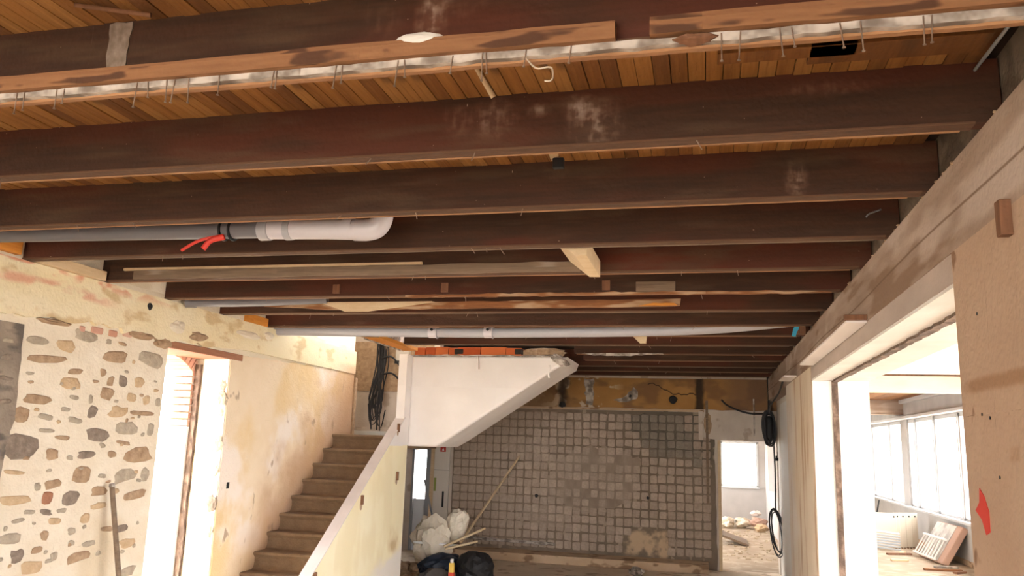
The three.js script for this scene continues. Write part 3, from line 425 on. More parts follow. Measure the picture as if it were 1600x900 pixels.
const joists = JZ.map((z, i) => {
  const x0 = i < 8 ? LX - 0.1 : i < 10 ? -3.52 : i < 12 ? -1.6 : -5.3, x1 = RX + 0.055, j = thing('ceiling_joist', JL[i], 'joist', [0, 0, 0], 'dark timber ceiling joists');
  part('joist_body', rbox(x0, x1, 2.968, 3.2, z, z - 0.065, 0.004), JM[i], j);
  part('lath_strip', rbox(x0 + 0.02, x1 - rr(0.06, 0.1), 2.964, 2.974, z + 0.006, z - 0.062, 0.003), M.lathDark, j, 'thin lath under the joist');
  if (i) part('lath_edge', poly(ragged([[x0 + 0.02, 2.961, 0.001], [x1 - 0.12, 2.961, 0], [x1 - 0.12, 2.967, 0.001], [x0 + 0.02, 2.967, 0]], 0.001, 0.2), 0.012).translate(0, 0, z - 0.066), i % 3 ? M.lathPale : M.greyWood, j, 'pale strip imitating light caught along the lath');  // the pale strip paints the line of light under each joist
  for (let k = 0; k < (i ? 5 : 0) - (i > 8 ? 3 : 0); k++) { const x = rr(Math.max(x0, -4) + 0.4, 0.6), s = rr(-0.03, 0.03); part('nail', rod([x, 2.96, z], [x + s, 2.96 - rr(0.02, 0.05), z + rr(-0.01, 0.01)], 0.0022, 0.0022, 5), M.nail, j); }
  return j;
});
{ // frontmost joist: battens with a gap, plaster residue, nails, powder, bent wire
  const j = joists[0], z = JZ[0];
  part('batten', poly(ragged([[-4.5, 2.958, 0.002], [-0.235, 2.958, 0.004], [-0.235, 3.012, 0.003], [-4.5, 3.008, 0]], 0.002, 0.12), 0.04).translate(0, 0, z), M.batten, j);
  part('batten', poly(ragged([[-0.14, 2.96, 0.002], [0.93, 2.96, 0], [0.93, 3.012, 0.003], [-0.14, 3.012, 0]], 0.002, 0.12), 0.04).translate(0, 0, z), M.batten, j);
  part('plaster_strip', poly(ragged([[-4.5, 2.937, 0.003], [0.92, 2.935, 0], [0.92, 2.958, 0.003], [-4.5, 2.958, 0]], 0.003, 0.05), 0.032).translate(0, 0, z - 0.012), M.plasterScrap, j, 'strip of broken plaster under the batten');
  part('lath_edge', poly(ragged([[-4.5, 2.929, 0.002], [0.9, 2.927, 0], [0.9, 2.937, 0.002], [-4.5, 2.938, 0]], 0.0015, 0.12), 0.02).translate(0, 0, z - 0.022), M.lathPale, j, 'pale lath edge under the plaster');
  for (const x of [-2.25, -2.22, -2.09, -2.06, -1.78, -1.74, -1.67, -1.64, -1.59, -1.48, -1.29, -1.28, -1.08, -1.06, -0.88, -0.86, -0.71, -0.62, -0.61, -0.49, -0.36, 0.05, 0.1, 0.2, 0.23, 0.35, 0.4, 0.55, 0.57]) { const l = rr(0.02, 0.055), s = rr(-0.008, 0.008), n = part('nail', rod([x, 2.955, z + 0.022], [x + s, 2.925 - l, z + 0.022], 0.0022, 0.002, 6), M.nail, j); part('nail_head', rod([0, 0, 0], [0, 0.003, 0], 0.0045, 0.0045, 8).translate(x + s, 2.923 - l, z + 0.022), M.nail, n); }
  part('mortar_smear', poly(ragged([[-1.93, 3.185], [-1.845, 3.185], [-1.85, 3.01], [-1.925, 3.01]], 0.006, 0.03), 0.005).translate(0, 0, z), M.smear, j, 'vertical smear of grey mortar at the left');
  part('mud_nest', lump(0.02, 2, 0.5, 0.6).scale(2.6, 1, 1).translate(-0.02, 2.945, z + 0.02), M.brownWood, j);
  part('bent_wire', tube([[-0.49, 2.93, z + 0.02], [-0.47, 2.905, z + 0.02], [-0.455, 2.895, z + 0.02], [-0.425, 2.897, z + 0.02], [-0.415, 2.893, z + 0.02], [-0.412, 2.862, z + 0.02], [-0.418, 2.855, z + 0.02], [-0.435, 2.856, z + 0.02]], 0.0028, 60, 6), M.wire, j, 'bent wire hook hanging from the joist');
  const heap = lump(0.08, 3, 0.2, 1, 6); heap.scale(1.0, 0.3, 0.28);
  solo('powder_heap', heap.translate(-0.815, 3.012, z + 0.022), M.powder, 'small heap of white powder on the batten of the frontmost joist', 'powder');
  // strut at the very top left
  solo('wood_strut', rod([-1.95, 3.18, -1.95], [-1.72, 3.16, -2.02], 0.01, 0.01, 4), M.brownWood, 'grey slat under the floorboards at the top left corner', 'slat');
}
// grey planks and blocks fixed to joists
{
  const p = solo('weathered_plank', poly(ragged([[-4.2, 2.968, 0.003], [-0.8, 2.968, 0.004], [-0.8, 3.035, 0.004], [-4.2, 3.035, 0.003]], 0.003, 0.15), 0.022).translate(0, 0, -5.115), M.greyWood, 'long weathered grey plank nailed along the left half of a joist', 'plank'); p;
  const q = solo('short_board', rbox(-0.5, -0.215, 2.97, 3.045, -5.865, -5.845, 0.003), M.greyWood, 'short grey board with a squared end on a joist near the middle right', 'board'); q;
  solo('wood_batten', rbox(-4.3, -1.9, 3.038, 3.058, -5.12, -5.1, 0.003), M.pale, 'thin pale batten nailed above the long weathered grey plank', 'batten');
  const b = thing('wood_noggin', 'short pale wooden noggin wedged aslant between two joists', 'noggin', [0, 0, 0]);
  part('noggin_block', poly([[-0.86, 3.03], [-0.735, 2.932], [-0.67, 2.93], [-0.67, 3.03]], 0.6, 0.003).translate(0, 0, -5.1), M.pale, b);
  solo('wood_splinter', rod([-0.796, 3.175, -2.551], [-0.758, 3.11, -2.685], 0.009, 0.014, 4), M.pale, 'pale splinter of wood hanging from the floorboards behind the frontmost joist', 'splinter');
  const s = thing('wood_offcut', 'small offcut with a dark end hanging behind the second joist', 'offcut', [-0.645, 3.1, -3.35]);
  part('offcut_body', rbox(-0.02, 0.02, 0.0, 0.09, -0.015, 0.015, 0.003).rotateZ(0.35), M.pale, s); part('dark_end', rbox(-0.01, 0.04, -0.045, 0.0, -0.015, 0.015, 0.003), M.black, s);
  // spacer blocks on joist sides
  [[-1.98, -5.86, 'first'], [-0.72, -5.86, 'second'], [-2.9, -5.86, 'third']].forEach(([x, z], i) => solo('spacer_block', rbox(x - 0.03, x + 0.03, 2.985, 3.06, z, z + 0.015, 0.003), M.brownWood, ['brown spacer block on the joist above the middle of the split plank', 'brown spacer block on the joist just left of the short grey board', 'brown spacer block on the joist above the pale torn lath'][i], 'block'));
  // split plank and lath between joists
  const sp = thing('split_plank', 'long split orange-brown plank hanging between joists with a torn right end', 'plank', [0, 0, 0]);
  part('plank_body', poly(ragged([[-3.85, 2.975, 0.004], [-3.1, 2.94, 0.004], [-0.3, 2.948, 0.006], [-0.2, 2.955, 0.003], [-0.19, 3.01, 0.004], [-0.6, 3.005, 0.004], [-3.85, 3.0, 0.002]], 0.004, 0.12), 0.02).translate(0, 0, -6.38), M.splitWood, sp);
  part('underside_strip', poly(ragged([[-2.3, 2.945], [-0.9, 2.95], [0.65, 2.945], [0.85, 2.955], [0.65, 2.963], [-0.9, 2.972], [-2.3, 2.962]], 0.006, 0.06), 0.02).translate(0, 0, -5.86), M.splitWood, sp, 'ragged strip imitating the pale underside of the joist');  // second piece is added for the pale lit underside of the joist
  part('plank_chip', poly(ragged([[-0.52, 2.95], [-0.22, 2.953], [-0.24, 2.972], [-0.4, 2.975]], 0.004, 0.06), 0.012).translate(0, 0, -6.35), M.orange, sp);
  solo('torn_lath', poly(ragged([[-3.28, 3.0, 0.002], [-3.04, 2.918, 0.002], [-2.82, 2.918, 0.003], [-2.22, 2.992, 0.002], [-2.25, 3.0, 0]], 0.003, 0.1), 0.012).translate(0, 0, -6.33), M.pale, 'pale triangular piece of torn lath hanging among the joists', 'lath');
  solo('hanging_block', poly([[-0.73, 2.9], [-0.59, 2.905], [-0.6, 2.83], [-0.66, 2.83]], 0.06).translate(0, 0, -8.27).translate(0, 0.06, 0), M.pale, 'pale wood block hanging under the joists behind the long pipe', 'block');
  const wb = solo('wood_block', rbox(0.79, 0.875, 2.905, 2.985, -7.62, -7.72, 0.004), M.brownWood, 'brown wood block by the right end of the long sagging pipe', 'block'); wb;
  solo('blue_rag', poly(ragged([[-0.016, 0.045], [0.018, 0.05], [0.008, -0.045], [-0.02, -0.05]], 0.004, 0.03), 0.01, 0.003).rotateZ(-0.25).translate(0.785, 2.925, -7.6), M.blue, 'blue strip of rag hung beside the brown wood block', 'rag');
  solo('plaster_fringe', poly(ragged([[-1.5, 2.965, 0.004], [-1.35, 2.94, 0.008], [-0.9, 2.94, 0.01], [-0.5, 2.955, 0.006], [-0.52, 2.972, 0.003]], 0.008, 0.07), 0.02).translate(0, 0, -9.84), M.plasterScrap, 'ragged fringe of pale plaster under a joist near the stair tip', 'plaster');
  solo('metal_rod', rod([RX - 0.02, 3.16, -2.86], [RX - 0.02, 3.14, -2.3], 0.006, 0.006, 6), M.silver, 'thin bright rod in the top right corner on the wall', 'rod');
  solo('bent_rod', tube([[0.86, 3.06, -4.2], [0.78, 3.01, -4.12], [0.775, 3.0, -4.12]], 0.004, 12, 6), M.silver, 'thin bent rod near the right ends of the joists', 'rod');
}
solo('wall_plate', rbox(LX - 0.02, LX + 0.07, 2.958, 3.03, -4.46, -5.09, 0.004), M.pale, 'pale wooden wall plate on the left wall before the weathered grey plank', 'plate');
solo('end_block', rbox(LX - 0.02, LX + 0.05, 2.98, 3.12, -4.12, -4.32, 0.004), M.orange, 'orange wood block at the left edge beside the joist end under the drain pipe', 'block');
solo('end_block', rbox(LX - 0.02, LX + 0.05, 2.955, 3.04, -7.1, -7.48, 0.004), M.orange, 'orange wood block on the left wall just before the long sagging pipe', 'block');
// white shelf board under the lintel
{ const b = thing('white_board', 'white board fixed flat under the concrete lintel on the right', 'board'); part('board_body', rbox(0.81, 0.928, 2.615, 2.632, -5.07, -7.6, 0.004), M.white, b); part('board_edge', rbox(0.8, 0.928, 2.632, 2.665, -5.05, -5.09, 0.004), M.brownWood, b, 'brown cut end'); }

// ---------------------------------------------------------------- pipes
{
  const p = thing('drain_pipe', 'grey drain pipe with collars and an upturned elbow on the upper left', 'pipe');
  part('pipe_tube', tube([[-4.6, 3.035, -4.0], [-3.5, 3.02, -4.0], [-2.35, 3.005, -4.0]], 0.05, 20, 20), M.pvcDark, p);
  part('wide_tube', tube([[-2.45, 3.005, -4.0], [-2.1, 2.995, -4.0], [-1.88, 2.985, -4.0]], 0.056, 12, 20), M.pvcLight, p, 'paler wide pipe end');
  part('elbow', tube([[-1.9, 2.985, -4.0], [-1.82, 2.983, -4.0], [-1.765, 2.998, -4.0], [-1.74, 3.04, -4.0], [-1.737, 3.12, -4.0]], 0.06, 24, 20), M.pvcLight, p);
  for (const [x, m, w] of [[-2.72, M.black, 0.006], [-2.66, M.black, 0.006], [-2.45, M.pvc, 0.03], [-2.3, M.pvc, 0.02], [-1.93, M.pvcLight, 0.03]]) part('collar', rod([x - w, 3.005 - (x + 2.7) * 0.015, -4.0], [x + w, 3.005 - (x + 2.7) * 0.015, -4.0], 0.06, 0.06, 24), m, p);
  [[-2.69, 2.965, -2.93, 2.875, 'longer'], [-2.68, 2.955, -2.79, 2.88, 'shorter']].forEach(([x0, y0, x1, y1, w]) => solo('red_conduit', tube([[x0, y0, -3.95], [(x0 + x1) / 2 - 0.02, (y0 + y1) / 2 + 0.012, -3.93], [x1, y1, -3.92]], w === 'longer' ? 0.009 : 0.016, 14, 10), M.red, `${w} of the two red conduits poking out under the drain pipe`, 'conduit'));
  const q = thing('waste_pipe', 'short dark grey pipe with a capped end against the left wall', 'pipe');
  part('pipe_tube', tube([[-4.42, 2.978, -6.12], [-3.9, 2.99, -6.2], [-3.2, 3.03, -6.3]], 0.044, 16, 18), M.pvcDark, q); part('end_cap', rod([-4.46, 2.977, -6.11], [-4.38, 2.979, -6.14], 0.05, 0.05, 20), M.pvcDark, q);
  const r = thing('long_pipe', 'long sagging grey pipe with two saddle clips slung under the joists', 'pipe');
  part('pipe_tube', tube([[-4.6, 2.95, -7.72], [-3.4, 2.94, -7.75], [-2.1, 2.932, -7.75], [-0.7, 2.945, -7.75], [0.1, 2.97, -7.72], [0.85, 3.04, -7.7]], 0.05, 60, 20), M.pvc, r);
  for (const x of [-2.72, -2.13]) { const c = part('saddle_clip', rod([x - 0.045, 2.935, -7.75], [x + 0.045, 2.935, -7.75], 0.057, 0.057, 24), M.pvcLight, r); part('clip_screw', rod([x - 0.0, 2.955, -7.69], [x, 2.957, -7.675], 0.014, 0.014, 10), M.black, c); part('clip_rib', rod([x + 0.035, 2.935, -7.75], [x + 0.045, 2.935, -7.75], 0.064, 0.064, 24), M.pvcLight, c); }
}

// ---------------------------------------------------------------- staircase
{
  const st = thing('staircase', 'brown carpeted staircase along the left wall with a solid yellow parapet', 'stairs');
  const R = 1.887 / 11, G = 0.226, Z = (k) => -9.245 + G * (11 - k);
  const prof = [[-0.3, 0], [0.0, 0], [0.012, -0.006], [0.017, -0.018], [0.012, -0.03], [0.0, -0.038], [-0.016, -0.06], [-0.02, -0.1], [-0.012, -0.135], [0.006, -0.16], [0.03, -R], [-0.3, -R]];
  const g0 = uvm(new THREE.ExtrudeGeometry(new THREE.Shape(prof.map((p) => new THREE.Vector2(p[0], p[1]))), { depth: 0.8, bevelEnabled: false }).rotateY(-Math.PI / 2).translate(0.8, 0, 0));   // x of the profile -> +z
  for (let k = 1; k <= 11; k++) { const s = copyPart('step', g0, M.carpet, st); s.position.set(LX + 0.015, k * R, Z(k)); if (k > 1) part('step_base', box(LX + 0.015, -3.69, Math.max(0, (k - 1) * R - 0.3), (k - 1) * R + 0.001, Z(k) - 0.02, Z(k) - G - 0.06), M.carpet, s).position.set(-LX - 0.015, -k * R, -Z(k)); }
  part('landing', box(-5.4, -3.6, 1.74, 1.886, Z(11) - 0.25, -10.61), M.carpet, st);
  // parapet: sloping top parallel to the steps
  const ty = (z) => 0.622 - (z + 7.257) * 0.706, z0 = -6.4, z1 = -9.5;
  part('parapet', poly([[-z0, 0], [-z0, ty(z0)], [-z1 - 0.02, ty(z1 + 0.02)], [-z1, 1.77], [-z1, 0]], 0.1).rotateY(Math.PI / 2).translate(-3.7, 0, 0), M.yellowWall, st, 'yellow painted parapet wall');
  part('coping', poly([[-z0, ty(z0)], [9.36, ty(-9.36)], [9.36, ty(-9.36) + 0.012], [-z0, ty(z0) + 0.012]], 0.125).rotateY(Math.PI / 2).translate(-3.715, 0, 0), M.coping, st, 'sloping worn top of the parapet');
  part('white_upright', merge([poly([[9.33, 1.775], [9.6, 1.775], [9.6, 2.885], [9.33, 2.885]], 0.106).rotateY(Math.PI / 2).translate(-3.703, 0, 0), poly([[8.9, 1.77], [9.34, 1.77], [9.34, ty(-9.34)], [8.9, ty(-8.9)]], 0.004).rotateY(Math.PI / 2).translate(-3.6, 0, 0)]), M.white, st, 'white upper part of the stair wall');
  for (const [z, y] of [[-7.25, 0.55], [-8.22, 1.2], [-9.2, 1.42], [-9.15, 1.98]]) { const b = part('handrail_bracket', rbox(-3.602, -3.575, y - 0.05, y + 0.05, z - 0.02, z + 0.02, 0.006), M.brownWood, st); part('bracket_scar', lump(0.03, 1, 0.3, 1.4).scale(0.15, 1, 1).translate(-3.598, y - 0.06, z), M.stone.b, b); }
  // upper flight: rises to the right, its side and rounded underside in white
  const uf = [[-3.605, 1.77], [-3.24, 1.77], [-3.1, 1.85], [-1.77, 2.735], [-1.66, 2.8], [-1.63, 2.885], [-3.605, 2.885]];
  part('upper_flight', new THREE.ExtrudeGeometry(new THREE.Shape(uf.map((p) => new THREE.Vector2(p[0], p[1]))), { depth: 0.88, bevelEnabled: true, bevelThickness: 0.035, bevelSize: 0.03, bevelOffset: -0.03, bevelSegments: 4 }).translate(0, 0, -10.42), M.white, st, 'white side and underside of the upper flight');
  part('torn_tip', lump(0.1, 2, 0.45, 0.5, 5).scale(1.2, 1, 0.6).rotateZ(-0.5).translate(-1.72, 2.84, -9.5), M.plasterScrap, st, 'broken plaster at the tip of the flight');
  part('plaster_drip', tube([[-1.84, 2.78, -9.5], [-1.83, 2.73, -9.49], [-1.85, 2.68, -9.5], [-1.84, 2.63, -9.5]], 0.012, 16, 6), M.white, st);
  part('hanging_nail', rod([-2.72, 2.885, -9.46], [-2.71, 2.72, -9.46], 0.006), M.nail, st);
  // cut edge of the floor above: hollow bricks
  const bc = thing('brick_course', 'row of broken orange hollow bricks on top of the white stair wall', 'bricks', [0, 2.888, -9.5]);
  let x = -3.57; [[0.14, 0], [0.13, 1], [0.17, 2], [0.12, 0], [0.3, 1], [0.32, 2], [0.2, 0]].forEach(([w, m], i) => { part('brick', rbox(x + 0.003, x + w - 0.003, 0, 0.1 + (i % 3) * 0.006, -0.12, 0.0 - (i % 2) * 0.012, 0.005), M.terracotta[m], bc); x += w; });
  part('mortar_bed', poly(ragged([[-3.62, -0.005, 0.004], [-1.7, -0.005, 0], [-1.7, 0.012, 0.006], [-3.62, 0.012, 0]], 0.006, 0.06), 0.13).translate(0, 0, -0.125), M.plasterScrap, bc);
  for (const [bx, w] of [[-3.05, 0.12], [-2.28, 0.1]]) part('dark_hole', rbox(bx, bx + w, 0.02, 0.09, -0.05, 0.003, 0.01), flat(0x2c2622), bc);
  part('rubble_fill', lump(0.5, 3, 0.3, 1, 7).scale(0.55, 0.11, 0.12).translate(-1.93, 0.05, -0.06), M.stone.b, bc, 'lumpy grey-brown mortar at the right end');
  // trimmer beside the stairwell
  const tr = thing('stairwell_trimmer', 'orange timber trimmer with a plaster edge beside the stairwell opening', 'timber');
  part('trimmer_beam', rbox(-3.71, -3.53, 2.945, 2.985, -8.27, -9.5, 0.004), M.orange, tr); part('plaster_edge', rbox(-3.735, -3.712, 2.935, 3.2, -8.3, -9.5, 0.004), M.plasterScrap, tr); part('beam_end', rbox(-3.73, -3.53, 2.95, 3.1, -8.05, -8.26, 0.006), M.greyWood, tr);
  // cables on the landing
  const cb = thing('cable_bundle', 'tangled bundle of black cables hanging over the stair landing', 'cables');
  for (let k = 0; k < 22; k++) { const xa = -4.4 + rr(-0.07, 0.07), yb = rr(1.95, 2.4), sw = rr(-0.14, 0.12), loop = k % 5 === 0; const pts = [[xa, 3.2, -10.45 + rr(-0.04, 0.04)], [xa + rr(-0.03, 0.03), 2.85, -10.45], [xa + sw * 0.6, 2.5, -10.42 + rr(-0.05, 0.05)], [xa + sw, (2.5 + yb) / 2 - 0.03, -10.42], [xa + sw * (loop ? -0.6 : 0.7), yb, -10.42]]; if (loop) pts.push([xa + sw * -1.4, yb + 0.25, -10.44]); part('cable', tube(pts, rr(0.006, 0.012), 24, 6), pick([M.black, M.rubber]), cb); }
  for (const [y, dx] of [[2.72, 0.32], [2.95, 0.28]]) part('cable', tube([[-4.4, y, -10.44], [-4.4 + dx * 0.5, y + 0.02, -10.43], [-4.4 + dx, y - 0.12, -10.46]], 0.014, 12, 6), M.black, cb);
  const jb = thing('junction_box', 'pale junction box on the landing wall right of the black cables', 'box', [-4.14, 3.02, -10.6]); part('box_body', rbox(-0.1, 0.1, -0.09, 0.09, 0, 0.07, 0.01), flat(0xcfc6ba, 0.6), jb); part('box_frame', rbox(-0.12, 0.12, -0.13, -0.09, 0, 0.05, 0.005), M.black, jb);
}

// ---------------------------------------------------------------- loose things in the room
{
  const pole = thing('wooden_pole', 'weathered wooden pole leaning on the rubble wall left of the door', 'pole'); part('pole_shaft', rod([-4.25, 0, -5.62], [-4.44, 1.42, -5.44], 0.021, 0.019, 10), M.greyWood, pole); part('pole_tip', rod([-4.44, 1.42, -5.44], [-4.443, 1.445, -5.437], 0.024, 0.02, 10), M.plasterScrap, pole);
  const w2 = thing('leaning_stick', 'long pale stick leaning against the stripped tile wall', 'stick'); part('stick_shaft', rod([-3.62, 0.35, -12.0], [-3.08, 1.63, -13.42], 0.022, 0.02, 8), M.pale, w2);
  // crumpled sack by the stair foot
  const sg = lump(0.28, 4, 0.42, 1.0, 2.4); sg.scale(1.0, 1.25, 0.7); { const p = sg.attributes.position; for (let i = 0; i < p.count; i++) { const y = p.getY(i); const k = 1 + 0.09 * (fbm(p.getX(i) * 22, y * 9, 3) - 0.5) * 4; p.setXYZ(i, p.getX(i) * k, Math.max(-0.42, y), p.getZ(i) * k); } sg.computeVertexNormals(); }
  solo('crumpled_sack', sg.translate(-3.8, 0.42, -11.2), M.sack, 'large crumpled cream sack behind the foot of the stair wall', 'sack');
  solo('plastic_sheet', lump(0.2, 3, 0.4, 0.9, 3).scale(0.8, 1.3, 0.6).rotateZ(-0.25).translate(-3.5, 0.68, -11.4), M.sack, 'upright cream flap of sheet beside the crumpled sack', 'sheet');
  const bagG = lump(0.25, 4, 0.22, 0.95, 2.2); solo('rubble_bag', bagG.translate(-2.96, 0.22, -10.5), M.bag, 'full black rubble bag, rightmost of the bags by the stairs', 'bag');
  solo('rubble_bag', lump(0.22, 4, 0.3, 0.6, 2.2).scale(1.3, 1, 1).rotateZ(0.25).translate(-3.48, 0.24, -10.6), M.bagBlue, 'slumped dark blue bag between the cream sack and the black bag', 'bag');
  solo('rubble_bag', lump(0.22, 4, 0.25, 0.75, 2.4).translate(-3.4, 0.07, -10.25), M.bagGrey, 'grey-brown sack in front of the slumped dark blue bag', 'bag');
  const bt = thing('drink_packet', 'small bright yellow, white and red packet leaning on the black rubble bag', 'packet', [-3.2, 0.12, -10.28]); part('packet_body', rbox(-0.035, 0.035, 0, 0.2, -0.03, 0.03, 0.012), flat(0xf0c95c, 0.5), bt); part('packet_band', rbox(-0.037, 0.037, 0.03, 0.09, -0.032, 0.032, 0.01), flat(0xd9472f, 0.5), bt); part('packet_cap', rbox(-0.02, 0.02, 0.2, 0.25, -0.02, 0.02, 0.008), M.white, bt);
  [[[-4.0, 0.45, -11.0], [-3.35, 0.43, -11.1], 'white slat lying level in front of the crumpled sack', M.paint], [[-3.55, 0.42, -11.0], [-3.05, 0.66, -11.3], 'pale broken slat slanting up right of the crumpled sack', M.pale], [[-3.5, 0.4, -10.9], [-3.1, 0.5, -11.1], 'pale broken slat lying low across the sack', M.pale], [[-4.55, 1.2, -12.9], [-3.95, 0.01, -12.2], 'grey bar leaning before the narrow metal door', M.frameMetal]].forEach(([a, b, l, m]) => solo('broken_slat', rod(a, b, 0.018, 0.016, 6), m, l, 'slat'));
  const rg = []; for (let i = 0; i < 70; i++) rg.push(lump(rr(0.03, 0.11), 1, 0.4, 0.7).translate(rr(-4.3, -3.75), rr(0, 0.2), rr(-10.9, -10.5))); const rb = shade(new THREE.Mesh(merge(rg), M.stone.b)); rb.name = 'rubble'; rb.userData = { kind: 'stuff', label: 'heap of brown rubble at the foot of the stair wall', category: 'rubble' }; scene.add(rb);
  [[-1.05, 0.05, -12.5, 'pale lump of plaster on the floor before the plinth'], [-0.9, 0.03, -13.1, 'tiny plaster chip at the right of the plinth front']].forEach(([x, y, z, l], i) => solo('plaster_lump', lump(i ? 0.05 : 0.11, 2, 0.4, 0.6).translate(x, y, z), M.plasterScrap, l, 'plaster'));
  // cables in the back right corner
  const cz = FAR + 0.26, coil = thing('cable_coil', 'black cable coil hanging high in the back right corner', 'cable');
  const loop = (cx, cy, z, rx, ry, turn, r) => { const P = []; for (let i = 0; i < 24; i++) { const t = i / 24 * 6.2832, x = Math.cos(t) * rx, y = Math.sin(t) * ry; P.push(V(cx + x * Math.cos(turn) - y * Math.sin(turn), cy + x * Math.sin(turn) + y * Math.cos(turn), z + 0.012 * Math.sin(t * 2))); } return new THREE.TubeGeometry(new THREE.CatmullRomCurve3(P, true), 48, r, 6, true); };
  for (let k = 0; k < 8; k++) part('cable_loop', loop(0.93 + rr(-0.02, 0.02), 2.2, cz - 0.02 + k * 0.012, rr(0.05, 0.1), rr(0.22, 0.28), rr(-0.08, 0.08), 0.011), M.rubber, coil);
  part('coil_core', new THREE.CapsuleGeometry(0.06, 0.26, 4, 12).translate(0.93, 2.2, cz + 0.03), M.black, coil); part('cable', tube([[0.93, 2.4, cz], [0.94, 2.7, cz], [0.93, 3.0, cz]], 0.02, 12, 6), M.black, coil);
  part('cable', tube([[0.93, 2.42, cz], [0.6, 2.44, FAR + 0.06], [0.3, 2.56, FAR + 0.05], [0.22, 2.64, FAR + 0.05]], 0.014, 20, 6), M.black, coil);
  part('cable', tube([[0.93, 2.42, cz], [0.9, 2.5, -12.5], [0.9, 2.6, -10.9], [0.88, 2.72, -9.9]], 0.012, 24, 6), M.black, coil);
  const low = thing('cable_coil', 'lower cable coil hanging on the right side of the back doorway', 'cable');
  part('cable', tube([[0.99, 2.0, cz], [1.0, 1.5, cz], [0.99, 0.95, cz]], 0.014, 12, 6), M.rubber, low);
  for (let k = 0; k < 6; k++) part('cable_loop', loop(1.0 + rr(-0.02, 0.02), 0.66 + rr(-0.02, 0.02), cz - 0.02 + k * 0.012, rr(0.045, 0.11), rr(0.3, 0.36), 0.16 + rr(-0.07, 0.07), 0.009), M.rubber, low);
  const tap = thing('wall_valve', 'small dark valve on the right edge of the back doorway', 'valve', [1.04, 1.73, FAR + 0.03]); part('valve_body', rod([-0.03, 0, 0], [0.05, 0, 0], 0.025, 0.025, 8), M.black, tap); part('valve_handle', rod([0, -0.02, 0.02], [0, 0.06, 0.03], 0.012, 0.012, 6), M.black, tap);
  const sc = thing('socket_plate', 'old socket plate and torn backing beside the back doorway', 'socket', [-0.02, 2.25, FAR + 0.04]); part('plate', rbox(-0.12, -0.05, -0.26, 0.2, 0, 0.02, 0.005), M.farWhite, sc); part('torn_backing', lump(0.1, 2, 0.4, 1.4, 4).scale(0.6, 1.2, 0.2).translate(0.02, 0.0, 0.0), M.stone.b, sc);
}
// back room rubble
{
  [[0.42, 0.12, -20.9, 0.2, M.sack, 'leftmost pale sack on the back room floor'], [0.8, 0.12, -21.0, 0.2, M.sack, 'middle pale sack on the back room floor'], [1.16, 0.16, -20.9, 0.2, M.pink, 'pinkish sack at the right of the pile in the back room'], [1.18, 0.09, -20.2, 0.15, M.stone.t, 'tan sack in front of the back room pile'], [1.1, 0.36, -20.95, 0.12, M.white, 'small white bundle topping the back room pile']].forEach(([x, y, z, s, m, l]) => solo('debris_sack', lump(s, 3, 0.5, 0.6, 3).translate(x, y, z), m, l, 'sack'));
  const pl = thing('loose_plank', 'grey plank sloping down on the back room floor inside the doorway', 'plank'); part('plank_body', rbox(-0.35, 0.35, 0, 0.04, -0.5, 0.5, 0.006).rotateZ(-0.32).translate(0.42, 0.1, -17.6), M.greyWood, pl);
  const gs = []; for (let i = 0; i < 150; i++) { const g = rbox(-rr(0.01, 0.05), rr(0.01, 0.06), 0, rr(0.006, 0.02), -rr(0.006, 0.015), rr(0.006, 0.015), 0.002).rotateY(rr(0, 3)); gs.push(g.translate(rr(0.1, 1.3), 0, rr(-20.6, -14.5))); }
  const d = shade(new THREE.Mesh(merge(gs), flat(0xb4a084))); d.name = 'debris'; d.userData = { kind: 'stuff', label: 'wood chips and debris strewn over the back room floor', category: 'debris' }; scene.add(d);
}
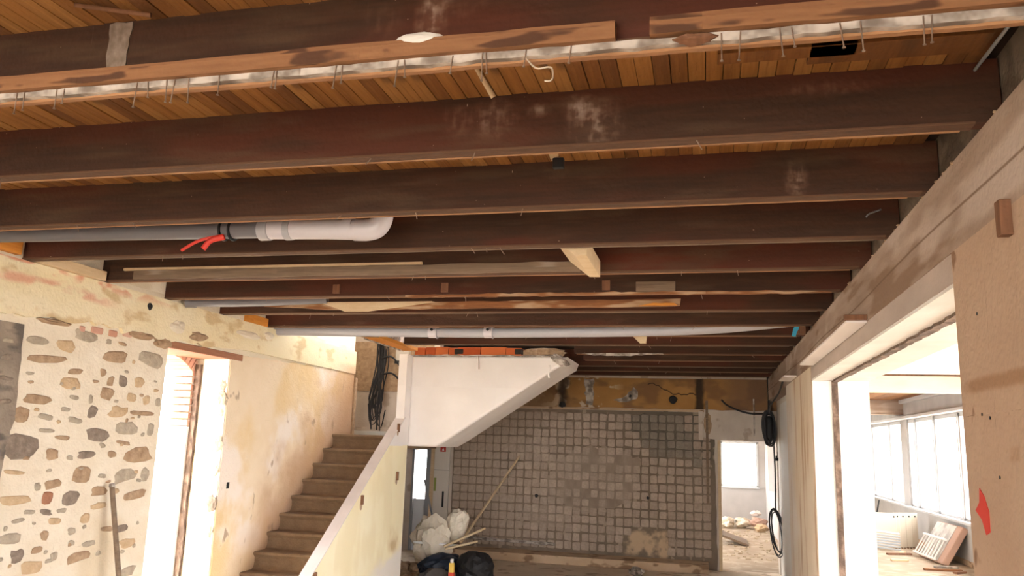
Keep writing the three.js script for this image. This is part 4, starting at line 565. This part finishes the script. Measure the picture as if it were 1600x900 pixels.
// gallery: stripped radiators and scraps
{
  const panel = (x, z, w, h, turn, label) => { const r = thing('radiator_panel', label, 'radiator', [x, 0, z], 'stripped cream radiator panels'); r.rotation.y = turn; part('panel_body', rbox(-w / 2, w / 2, 0.02, h, -0.03, 0.03, 0.012), M.radiator, r); part('panel_hole', rod([w / 2 - 0.05, h - 0.07, 0.028], [w / 2 - 0.05, h - 0.07, 0.034], 0.018), M.black, r); for (const s of [-1, 1]) part('panel_foot', rbox(s * (w / 2 - 0.03) - 0.01, s * (w / 2 - 0.03) + 0.01, 0, 0.03, -0.02, 0.02, 0.003), M.brownWood, r); return r; };
  panel(3.44, -18.2, 0.5, 0.7, 0.1, 'wide cream radiator panel standing at the left of the row');
  [[3.72, -18.35], [3.84, -18.42], [3.97, -18.5], [4.1, -18.58]].forEach(([x, z], i) => panel(x, z, 0.12, 0.7, 0.15, ['first narrow cream panel right of the wide radiator panel', 'second narrow cream panel right of the wide radiator panel', 'third narrow cream panel right of the wide radiator panel', 'last narrow cream panel at the right end of the radiator row'][i]));
  const lv = thing('louvre_stack', 'silver slatted louvre stack leaning in front of the wide radiator panel', 'louvre', [3.42, 0, -17.95]); for (let k = 0; k < 6; k++) part('slat', rbox(-0.26, 0.24, 0.03 + k * 0.048, 0.06 + k * 0.048, 0.12 - k * 0.02, 0.15 - k * 0.02, 0.006).rotateZ(-0.08), M.silver, lv); part('top_rail', rod([-0.26, 0.37, 0.03], [0.25, 0.32, 0.03], 0.018), M.paint, lv);
  // leaning pink-backed panel with a tubular rack
  const lp = thing('leaning_radiator', 'pinkish old radiator with a white tube rack leaning under the gallery windows', 'radiator', [3.86, 0, -16.6]); lp.rotation.y = -Math.PI / 2 + 0.08;
  const tilt = (g) => g.rotateX(-0.55);
  part('back_slab', tilt(rbox(-0.58, 0.62, 0.03, 0.78, -0.12, 0, 0.02)), M.pink, lp); part('white_face', tilt(rbox(-0.56, 0.4, 0.06, 0.76, 0, 0.012, 0.004)), M.frontSheet, lp, 'scuffed whitish front sheet');
  for (const y of [0.05, 0.44]) part('rack_rail', tilt(rod([-0.68, y, 0.07], [0.46, y, 0.07], 0.02)), M.paint, lp);
  for (let k = 0; k < 8; k++) part('rack_bar', tilt(rod([-0.64 + k * 0.145, 0.05, 0.06], [-0.64 + k * 0.145, 0.44, 0.06], 0.013)), M.paint, lp);
  const ts = thing('folding_trestle', 'dark folded trestle behind the wide radiator panel', 'trestle', [3.62, 0, -20.0]); for (const [a, b] of [[-0.18, -0.05], [-0.08, 0.1], [0.06, -0.04]]) part('leg', rod([a, 0, 0], [b, 0.86, 0], 0.016), M.black, ts);
  [[3.5, -17.2, 0.5, 0.4, M.brownWood, 'reddish strip of wood on the gallery floor by the narrow panels'], [3.62, -17.5, 0.35, 1.2, M.pale, 'pale bent bracket of wood on the gallery floor by the radiators'], [3.75, -15.2, 0.6, 0.1, M.splitWood, 'long yellowish strip of wood at the near end of the gallery floor'], [3.95, -15.0, 0.25, 0.7, M.brownWood, 'dark broken block at the foot of the gallery wall'], [3.3, -16.2, 0.3, 0.2, M.pale, 'short pale chip in the middle of the gallery floor'], [3.9, -15.6, 0.4, 0.3, M.plasterScrap, 'flat whitish plaster piece near the leaning radiator']].forEach(([x, z, l, a, m, t]) => { const o = solo('wood_scrap', rbox(-l / 2, l / 2, 0, 0.035, -0.04, 0.04, 0.006).rotateY(a).translate(x, 0.001, z), m, t, 'scrap'); o; });
}
renderer.render(scene, camera);
